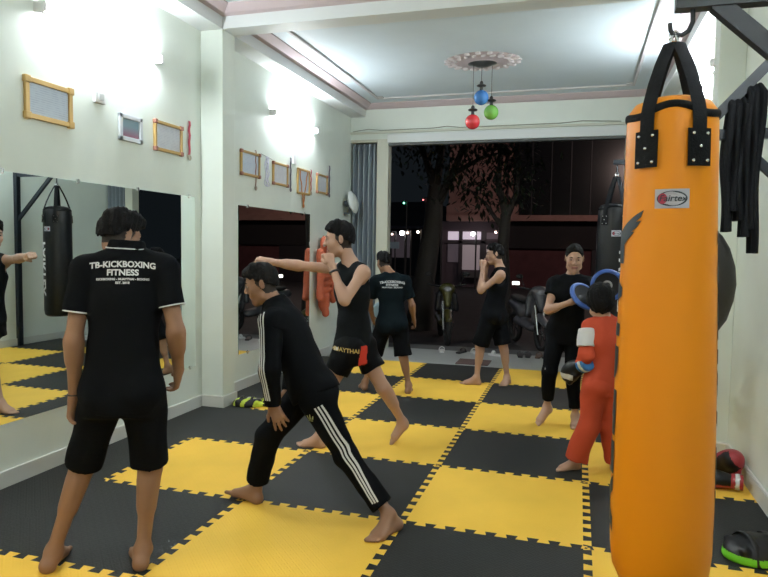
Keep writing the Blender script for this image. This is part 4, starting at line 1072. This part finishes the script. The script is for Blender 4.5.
tag(obj('reflector_lamp', tube([(-.22, 8.4, .92), (-.10, 8.4, .92)], .03, 10), mat('white_glow', (1, .93, .85), .5, emit=4), smooth=True), 'small glowing white lamp behind the guarding boxer\'s back', 'lamp')
bike(-3.3, 9.6, .3, mat('bike_black', (.03, .03, .03), .35), MATS['bike_dark'], 'dark scooter standing in the shadows left of the thick tree')
# ------------------------------------------------------------------ the people
BLKC = mat('cloth_black', (.0045, .0052, .0065), .85, bump=.12, scale=30); BLKS = mat('cloth_black_satin', (.005, .0055, .0065), .55, bump=.15, scale=20)
NAVY = mat('cloth_navy', (.005, .009, .012), .85, bump=.12, scale=30); WHT = mat('cloth_white', (.62, .63, .64), .7); ORC = mat('cloth_orange', (.43, .068, .034), .75, bump=.12, scale=30, vary=.06, bscale=6)
REDC = mat('cloth_red', (.55, .05, .03), .7); GOLDT = mat('thread_gold', (.55, .40, .12), .5); DGR = mat('cloth_charcoal', (.008, .0095, .011), .8, bump=.12, scale=30)
def ring_on(name, c, axis, r, w, m, root, n=28, sq=1.):
    """band round a limb end"""
    ax = Vector(nrm(axis)); u = ax.orthogonal().normalized(); v = ax.cross(u)
    return obj(name, tube([Vector(c)+(u*math.cos(a)+v*math.sin(a))*r for a in [2*PI*k/n for k in range(n)]], w, 8, closed=True), m, root, smooth=True)

# --- man with his back to us, lettered shirt
J = dict(neck=A(-1.045, -.97, 1.505), pel=A(-1.075, -.97, .90), shL=A(-1.200, -1.055, 1.420), shR=A(-.905, -.895, 1.430), elL=A(-1.225, -1.10, 1.115), elR=A(-.840, -.90, 1.15),
         wrL=A(-1.280, -1.04, .835), wrR=A(-.895, -.80, .945), hipL=A(-1.150, -1.0, .86), hipR=A(-.990, -.93, .86), kneeL=A(-1.325, -.95, .47), kneeR=A(-1.020, -.85, .47),
         ankL=A(-1.425, -1.03, .085), ankR=A(-1.045, -.875, .085), heelL=A(-1.415, -1.09, 0), heelR=A(-1.015, -.93, 0), toeL=A(-1.52, -.86, 0), toeR=A(-1.175, -.745, 0),
         head=A(-1.118, -.925, 1.575), hs=.95, hf=A(.22, .90, -.32), thumbL=A(-.2, 1, 0), thumbR=A(-.3, .8, 0))
r = person('person', (-1.2, -.97, 0), 'man standing with his back to us in a black lettered polo shirt and black shorts', J, 1.0, .0065, style='spiky', handdir=((-.10, .10, -1), (-.35, .4, -.85)), palm=((1, -.1, -.1), (-1, -.3, -.1)))
J['s'] = 1.
sh, bv = tshirt(J, BLKC, r, off=.010, frac=.62, hem=.12, h=.0075, flare=.012, drape=.012)
shorts(J, BLKC, r, off=.010, frac=.93, h=.008, flare=.016, top=.04)
for S in 'LR':
    a, e = J['sh'+S], J['el'+S]; ring_on('cuff_piping', a+(e-a)*.615, e-a, .0625, .0035, WHT, r)
rt_, fw_, up_ = J['rt'], J['fw'], J['up']
solid('collar', [cone(J['neck']-up_*.005-rt_*.028, J['neck']+up_*.040-rt_*.022+fw_*.008, .060, .053, .02, flat=2), cone(J['neck']-up_*.005+rt_*.028, J['neck']+up_*.040+rt_*.022+fw_*.008, .060, .053, .02, flat=2)], BLKC, r, .006)
bm = tube([J['neck']+up_*.012+rt_*.088*math.cos(a)+fw_*(.004+.064*math.sin(a)) for a in [2*PI*k/28 for k in range(28)]], .003, 8, closed=True); obj('collar_piping', bm, WHT, r)
vd = nrm(A(-.55, .83, 0))
back_text(J, bv, r, [('TB-KICKBOXING', .036, 0, .012, 1.0, .0012), ('FITNESS', .036, -.036, .006, 1.05, .0012), ('KICKBOXING - MUAYTHAI - BOXING', .0125, -.064, .006, 1.05, .0006), ('EST. 2018', .013, -.080, 0, 1.1, .0006)], WHT, vd, drop=.058, shift=-.01)
obj('watch', tube([Vector(J['wrL'])+Vector((.030*math.cos(a), .030*math.sin(a), .012)) for a in [2*PI*k/20 for k in range(20)]], .004, 8, closed=True), mat('cord_black', (.02, .02, .02), .5), r)

# --- stretching man in the tracksuit
J = dict(neck=A(-.775, -.01, 1.20), pel=A(-.535, -.04, .735), shL=A(-.715, -.165, 1.115), shR=A(-.860, .130, 1.12), elL=A(-.690, -.260, .865), elR=A(-.76, .22, .87),
         wrL=A(-.690, -.215, .660), wrR=A(-.75, .10, .66), hipL=A(-.480, -.115, .690), hipR=A(-.600, .03, .690), kneeL=A(-.300, -.09, .370), kneeR=A(-.790, -.08, .430),
         ankL=A(-.035, -.125, .085), ankR=A(-.905, -.01, .085), heelL=A(.010, -.080, 0), heelR=A(-.865, -.03, 0), toeL=A(-.090, -.335, 0), toeR=A(-1.110, .01, .030),
         head=A(-.858, -.030, 1.312), hf=A(-.90, -.38, -.30), thumbL=A(-.5, -.2, -.6), thumbR=A(-.3, -.4, 0))
r = person('person', (-.5, -.05, 0), 'man in a black tracksuit with white stripes, lunging with a hand on his thigh', J, .95, .0065, hands=('flat', 'flat'), handdir=((.42, -.02, -.90), None), palm=((-.25, .95, -.15), None))
jk, jbv = tshirt(J, BLKC, r, off=.024, frac=.18, hem=.06, h=.008, name='jacket', fold=.003)
ops = []
for S in 'LR': ops += [ball(J['sh'+S], .074, .03), cone(J['sh'+S], J['el'+S], .070, .060, .03), cone(J['el'+S], J['wr'+S], .060, .043, .03, flat=1)]
sl, sbv = solid('sleeves', ops, BLKC, r, .008, fold=.003, seed=8, bvh=True)
solid('collar', [cone(J['neck']-J['up']*.03, J['neck']+J['up']*.035+J['fw']*.0, .075, .066, .02, flat=2)], BLKC, r, .007)
tr, tbv = shorts(J, BLKC, r, off=.016, frac=1.84, h=.008, name='trousers', flare=.014, top=.05, fold=.003, seed=4)
ld = A(.25, 1, -.05)
for k in (-1, 0, 1):
    o_ = A(.0165, 0, .008)*k
    stripe('side_stripe', tbv, [A(-.432, -.3, .655)+o_, A(-.285, -.3, .385)+o_*.95, A(-.105, -.3, .150)+o_*.8], (0.05, 1, .1), .0095, WHT, r)
    vd2 = nrm(A(-.25, .95, -.05))
    sd = nrm(J['neck']-J['shL'])
    p0 = A(-.760, -.4, 1.170)+A(.020, 0, .012)*k; p1 = A(-.742, -.4, 1.09)+A(.017, 0, .003)*k; p2 = A(-.702, -.45, .86)+A(.015, 0, 0)*k; p3 = A(-.690, -.45, .70)+A(.012, 0, 0)*k
    stripe('sleeve_stripe', sbv, [p0, p1, p2, p3], (-.02, 1, -.05), .0085, WHT, r, off=.005)
stripe('zip_piping', jbv, [A(-.60, -.5, .90), A(-.585, -.5, .80), A(-.575, -.5, .72)], (0, 1, 0), .005, mat('piping_grey', (.3, .3, .3), .6), r)
bm = bmesh.new()
for k, (dx, hgt) in enumerate(((-.014, .022), (0, .030), (.014, .022))): add_prism(bm, [(dx-.0055, 0), (dx+.0055, 0), (dx+.004+dx*.3, hgt*.8), (dx+dx*.3, hgt), (dx-.004+dx*.3, hgt*.8)], .0005)
for z in (-.006, -.013): add_prism(bm, [(-.017, z), (.017, z), (.017, z+.003), (-.017, z+.003)], .0005)
project(bm, tbv, frame_M((-.475, -.3, .590), (1, 0, 0), (0, 0, 1), (0, -1, 0)), (0, 1, 0), .004); obj('emblem', bm, mat('emblem_olive', (.42, .44, .22), .6), r)
stripe('collar_edge', jbv, [A(-.745, -.5, 1.235), A(-.715, -.5, 1.215)], (0, 1, 0), .008, WHT, r)

# --- boxer throwing a straight punch
J = dict(neck=A(-.735, 1.17, 1.425), pel=A(-.712, 1.20, .80), shL=A(-.605, 1.07, 1.350), shR=A(-.845, 1.27, 1.360), elL=A(-.690, .92, 1.150), elR=A(-1.135, 1.13, 1.385),
         wrL=A(-.815, .985, 1.390), wrR=A(-1.340, 1.035, 1.412), hipL=A(-.738, 1.125, .765), hipR=A(-.685, 1.275, .765), kneeL=A(-.880, 1.06, .44), kneeR=A(-.500, 1.28, .455),
         ankL=A(-.945, 1.09, .085), ankR=A(-.385, 1.44, .165), heelL=A(-.905, 1.10, 0), heelR=A(-.345, 1.475, .13), toeL=A(-1.135, 1.07, 0), toeR=A(-.465, 1.37, -.012),
         head=A(-.822, 1.155, 1.588), hs=1.1, hf=A(-.90, -.34, -.10), thumbL=A(-.4, -.6, .6), thumbR=A(0, -.2, -1))
r = person('person', (-.72, 1.2, 0), 'boxer in a black tank top punching straight out to the left', J, 1.0, .007, hands=('fist', 'fist'), style='short', skin=SKIN2, palm=((-.6, .5, .1), (.2, .3, -1)))
tk, tb = tshirt(J, DGR, r, off=.014, hem=.02, h=.009, tank=True, name='tank_top', fold=.0035)
pel_, pf_, hp_ = J['pel'], nrm(np.cross(nrm(J['neck']-J['pel']), nrm(J['hipR']-J['hipL']))), nrm(J['hipR']-J['hipL'])
st, sb = shorts(J, [BLKS, REDC], r, off=.012, frac=.54, h=.008, flare=.030, top=.09, fold=.005, color=lambda P: (((P-pel_)@pf_ < -.070) & ((P-pel_)@hp_ < -.01) & ((P-pel_)@hp_ > -.095) & (P[:, 2] < .80)).astype(int))
solid('waistband', [cone(J['pel']+J['up']*.02, J['pel']+J['up']*.075, .150, .146, .01, flat=2, sq=(J['pf'], .74))], BLKS, r, .009)
cd = nrm(A(-.25, .96, 0)); ex = A(.96, .25, 0)
bm = text_bm('MUAYTHAI', .044, .001, 1.0)
for v in bm.verts: v.co.y += -.1*v.co.x
split_long(bm, .02); project(bm, sb, frame_M(A(-.665, .8, .775), ex, (0, 0, 1), (0, -1, 0)), cd, .004); obj('lettering', bm, GOLDT, r)
stripe('hem_patch', sb, [A(-.755, .8, .785), A(-.715, .8, .780)], cd, .025, WHT, r, .004)
d_ = Vector(J['wrL']-J['elL']).normalized(); ring_on('wristband', J['wrL']-np.array(d_)*.045, d_, .031, .008, mat('cord_black', (.02, .02, .02), .5), r)
d_ = Vector(J['wrR']-J['elR']).normalized(); ring_on('arm_band', J['elR']+np.array(d_)*.01, d_, .0385, .004, mat('cord_black', (.02, .02, .02), .5), r)

# --- man behind in the lettered shirt
J = dict(neck=A(-.985, 3.12, 1.262), pel=A(-.965, 3.12, .745), shL=A(-1.130, 3.05, 1.175), shR=A(-.835, 3.15, 1.180), elL=A(-1.215, 3.10, .94), elR=A(-.765, 3.18, .935),
         wrL=A(-1.225, 3.28, .76), wrR=A(-.775, 3.33, .75), hipL=A(-1.045, 3.10, .715), hipR=A(-.885, 3.14, .715), kneeL=A(-1.165, 3.16, .39), kneeR=A(-.830, 3.11, .39),
         ankL=A(-1.255, 3.13, .085), ankR=A(-.772, 3.13, .085), heelL=A(-1.235, 3.08, 0), heelR=A(-.765, 3.07, 0), toeL=A(-1.36, 3.26, 0), toeR=A(-.80, 3.30, 0),
         head=A(-1.075, 3.165, 1.375), hf=A(-.70, .68, -.30))
r = person('person', (-.98, 3.1, 0), 'man bending his head in a dark lettered shirt, behind the punching boxer', J, .88, .009, style='short')
sh, bv = tshirt(J, NAVY, r, off=.014, frac=.72, hem=.12, h=.010, flare=.012)
shorts(J, BLKC, r, off=.012, frac=.98, h=.010, flare=.030, top=.04)
back_text(J, bv, r, [('TB-KICKBOXING', .034, 0, .02, 1.0, .0012), ('FITNESS', .034, -.034, .01, 1.05, .001), ('MUAYTHAI - BOXING', .018, -.060, .0, 1.2, .0008)], WHT, nrm(A(-.15, 1, 0)), drop=.085, shift=.03)
t = thing('focus_pad', (-1.17, 3.36, .74), 'pale blue and white pad held low by the man behind the boxer', 'focus pad')
Mx = Matrix.Rotation(PI/2, 4, 'X') @ Matrix.Rotation(.3, 4, 'Y')
obj('cushion', lathe([(0, -.03), (.07, -.03), (.085, -.012), (.085, .012), (.07, .03), (0, .03)], (-1.19, 3.40, .80), 24, Matrix.Scale(1.5, 4, (0, 0, 1)) @ Mx), mat('pad_paleblue', (.28, .40, .46), .45), t, smooth=True)

# --- guarding boxer by the street
J = dict(neck=A(.078, 3.86, 1.325), pel=A(.005, 3.86, .80), shL=A(.095, 3.72, 1.250), shR=A(.050, 4.00, 1.255), elL=A(-.110, 3.66, 1.075), elR=A(-.130, 3.96, 1.10),
         wrL=A(-.105, 3.74, 1.315), wrR=A(-.085, 3.90, 1.33), hipL=A(-.020, 3.78, .77), hipR=A(.040, 3.94, .77), kneeL=A(-.125, 3.80, .44), kneeR=A(.120, 3.93, .44),
         ankL=A(-.150, 3.80, .085), ankR=A(.172, 3.95, .085), heelL=A(-.110, 3.81, 0), heelR=A(.190, 3.99, 0), toeL=A(-.345, 3.76, 0), toeR=A(.130, 3.78, 0),
         head=A(.012, 3.85, 1.475), hf=A(-.93, -.25, -.12), thumbL=A(-.5, 0, .6), thumbR=A(-.5, 0, .6))
r = person('person', (.02, 3.86, 0), 'boxer in black vest and long shorts guarding his face near the street', J, .92, .009, hands=('fist', 'fist'), skin=SKIN2, palm=((.3, .9, .2), (.3, -.9, .2)))
tshirt(J, BLKC, r, off=.016, hem=.10, h=.010, tank=True, name='tank_top')
shorts(J, BLKC, r, off=.012, frac=.96, h=.010, flare=.035, top=.04)

# --- woman holding pads
J = dict(neck=A(.862, 2.41, 1.315), pel=A(.820, 2.43, .845), shR=A(.712, 2.39, 1.240), shL=A(1.005, 2.39, 1.245), elR=A(.668, 2.30, 1.015), elL=A(1.105, 2.29, 1.035),
         wrR=A(.860, 2.150, 1.105), wrL=A(1.125, 2.12, 1.185), hipR=A(.750, 2.43, .82), hipL=A(.895, 2.43, .82), kneeR=A(.695, 2.34, .475), kneeL=A(.890, 2.38, .455),
         ankR=A(.682, 2.44, .145), ankL=A(.925, 2.42, .085), heelR=A(.712, 2.475, .10), heelL=A(.925, 2.47, 0), toeR=A(.595, 2.29, -.012), toeL=A(.925, 2.25, 0),
         head=A(.872, 2.365, 1.462), hs=1.08, hf=A(.06, -.96, -.22), thumbR=A(0, 0, 1), thumbL=A(0, 0, 1))
r = person('person', (.83, 2.4, 0), 'woman in a black T-shirt and trousers holding up blue-rimmed pads', J, .90, .0065, sex='f', style='tight', skin=SKIN2, hands=('fist', 'fist'), palm=((-.1, -1, 0), (.3, -1, .1)), handdir=((0, -.3, .95), (.85, .05, .40)))
tshirt(J, BLKC, r, off=.014, frac=.42, hem=.14, h=.008, flare=.010)
tr, tbv = shorts(J, BLKC, r, off=.012, frac=1.80, h=.009, name='trousers', flare=.006, top=.05)
stripe('side_stripe', tbv, [A(.640, 2.0, .84), A(.612, 2.0, .66), A(.618, 2.0, .50)], (.15, 1, 0), .007, MATS['piping_grey'], r, .004)
PB = mat('pad_blue', (.035, .10, .36), .45); PK = mat('pad_black', (.008, .008, .010), .5, spec=.2); PG = mat('pad_grey', (.30, .30, .30), .5)
def focus_pad(c, n, lab, emb=True):
    c = Vector(c); n = Vector(n).normalized(); u = (Vector((0, 0, 1))-n*n.z).normalized(); s = u.cross(n)
    t = thing('focus_pad', tuple(c-Vector((0, 0, .12))), lab, 'focus pad', 'round focus pads held by the woman'); M = frame_M(c, s, u, n)
    obj('cushion', lathe([(0, -.03), (.08, -.03), (.105, -.02), (.108, .0), (.100, .018), (.06, .012), (0, .008)], (0, 0, 0), 36, M), PK, t, smooth=True)
    q = lambda r, w: tube([M @ Vector((r*math.cos(a), r*math.sin(a), .0)) for a in [2*PI*k/36 for k in range(36)]], w, 10, closed=True)
    obj('rim', q(.112, .020), PB, t, smooth=True)
    if not emb: return
    bm = bmesh.new(); add_tube(bm, [M @ Vector((.032*math.cos(a), .032*math.sin(a), .014)) for a in [2*PI*k/20 for k in range(20)]], .008, 8, closed=True, sq=(tuple(n), .3)); obj('emblem_ring', bm, PG, t, smooth=True)
    bm = bmesh.new(); add_ball(bm, M @ Vector((0, .002, .014)), (.013, .013, .005), M.to_3x3().to_4x4()); obj('emblem_dot', bm, REDC, t, smooth=True)
    for sx in (-1, 1):
        bm = bar(M @ Vector((sx*.016, -.020, .014)), M @ Vector((sx*.030, -.048, .014)), .012, .004, tuple(n)); obj('emblem_bar', bm, PG, t)
focus_pad((1.135, 2.04, 1.258), (-.10, -1, .03), 'blue-rimmed round pad facing us, held in front of the black bag')
focus_pad((.960, 2.02, 1.165), (.55, -.55, .62), 'blue-rimmed pad nearer the woman\'s chest, partly behind the boy\'s head', False)

# --- boy in orange
J = dict(neck=A(1.085, 1.20, 1.085), pel=A(1.110, 1.20, .640), shL=A(.990, 1.17, 1.020), shR=A(1.190, 1.23, 1.025), elL=A(.980, 1.11, .830), elR=A(1.260, 1.28, .84),
         wrL=A(.935, 1.18, .745), wrR=A(1.195, 1.44, .88), hipL=A(1.045, 1.18, .615), hipR=A(1.160, 1.22, .615), kneeL=A(1.010, 1.18, .325), kneeR=A(1.165, 1.25, .325),
         ankL=A(.938, 1.22, .07), ankR=A(1.195, 1.32, .07), heelL=A(.955, 1.25, 0), heelR=A(1.195, 1.27, 0), toeL=A(.790, 1.14, 0), toeR=A(1.20, 1.46, 0),
         head=A(1.058, 1.205, 1.185), hf=A(-.12, .98, .05), hs=1.32)
r = person('person', (1.08, 1.2, 0), 'small boy in orange clothes and boxing gloves with his back to us', J, .74, .0065, hands=('none', 'none'), style='bowl', skin=SKIN2)
J['s'] = .74
sh, bv = tshirt(J, ORC, r, off=.013, frac=.55, hem=.13, h=.008, flare=.006, name='shirt', fold=.004)
ops = []
for S in 'LR': solid('sleeve', [cone(J['sh'+S]*.5+J['el'+S]*.5, J['el'+S], .052, .050, .02, flat=2), cone(J['el'+S], J['wr'+S], .050, .040, .02, flat=1)], ORC, r, .007, fold=.003, seed=5)
a, e = J['shL'], J['elL']; solid('white_sleeve_panel', [cone(a+(e-a)*.08+A(-.012, -.014, 0), a+(e-a)*.70+A(-.008, -.008, 0), .060, .059, .02, flat=2)], WHT, r, .007, fold=.002)
shorts(J, ORC, r, off=.026, frac=1.97, h=.008, name='trousers', flare=.030, top=.09, fold=.005)
def cf(P):
    q = P-A(.888, 1.235, .70); return ((q[:, 2] < -.020) & (q[:, 0] < .01) & (q[:, 2] > -.062)).astype(int)
glove((.888, 1.235, .700), (-.45, .55, -.35), (.35, .2, -.6), 1, [GB, GW, GBL], 'black, white and blue boxing glove on the boy\'s lowered left hand', 1.0, cuff=GW, colf=cf)
glove((1.175, 1.56, .92), (-.05, .9, .3), (-.8, .2, 0), 1, [GB, GB, GBL], 'boxing glove on the boy\'s right hand, hidden behind the yellow bag', 1.0, cuff=GW)

# ------------------------------------------------------------------ light, sky, camera
w = bpy.data.worlds.new('night'); SC.world = w; w.use_nodes = True
w.node_tree.nodes['Background'].inputs['Color'].default_value = (.10, .13, .16, 1); w.node_tree.nodes['Background'].inputs['Strength'].default_value = .06
def plight(name, loc, e, col, r=.2):
    l = bpy.data.lights.new(name, 'POINT'); l.energy = e; l.color = col; l.shadow_soft_size = r
    o = bpy.data.objects.new(name, l); COL.objects.link(o); o.location = loc
plight('street_fill_warm', (3.5, 17, 5.5), 420, (1, .74, .66), .3)  # unseen point light added to brighten the facade across the street
plight('street_fill_left', (-9, 18, 5), 60, (.8, .85, 1), .3)  # weak cool fill added with no lamp body, for the street's left side

cam = bpy.data.cameras.new('camera'); co = bpy.data.objects.new('camera', cam); COL.objects.link(co); SC.camera = co
yaw, pitch, roll = 0.29092, 0.064786, 0.0149555
f = A(-math.sin(yaw)*math.cos(pitch), math.cos(yaw)*math.cos(pitch), -math.sin(pitch)); r0 = A(math.cos(yaw), math.sin(yaw), 0); u0 = np.cross(r0, f)
cr, sr = math.cos(roll), math.sin(roll); rr = cr*r0+sr*u0; uu = -sr*r0+cr*u0
co.matrix_world = frame_M((.90686, -3.43636, 1.54242), rr, uu, -f)
cam.sensor_fit = 'HORIZONTAL'; cam.sensor_width = 36; cam.lens = 36*647.532/768; cam.clip_start = .05; cam.clip_end = 200
SC.view_settings.view_transform = 'Standard'; SC.view_settings.look = 'None'; SC.view_settings.gamma = 1; SC.view_settings.use_curve_mapping = False
SC.view_settings.exposure = -0.07
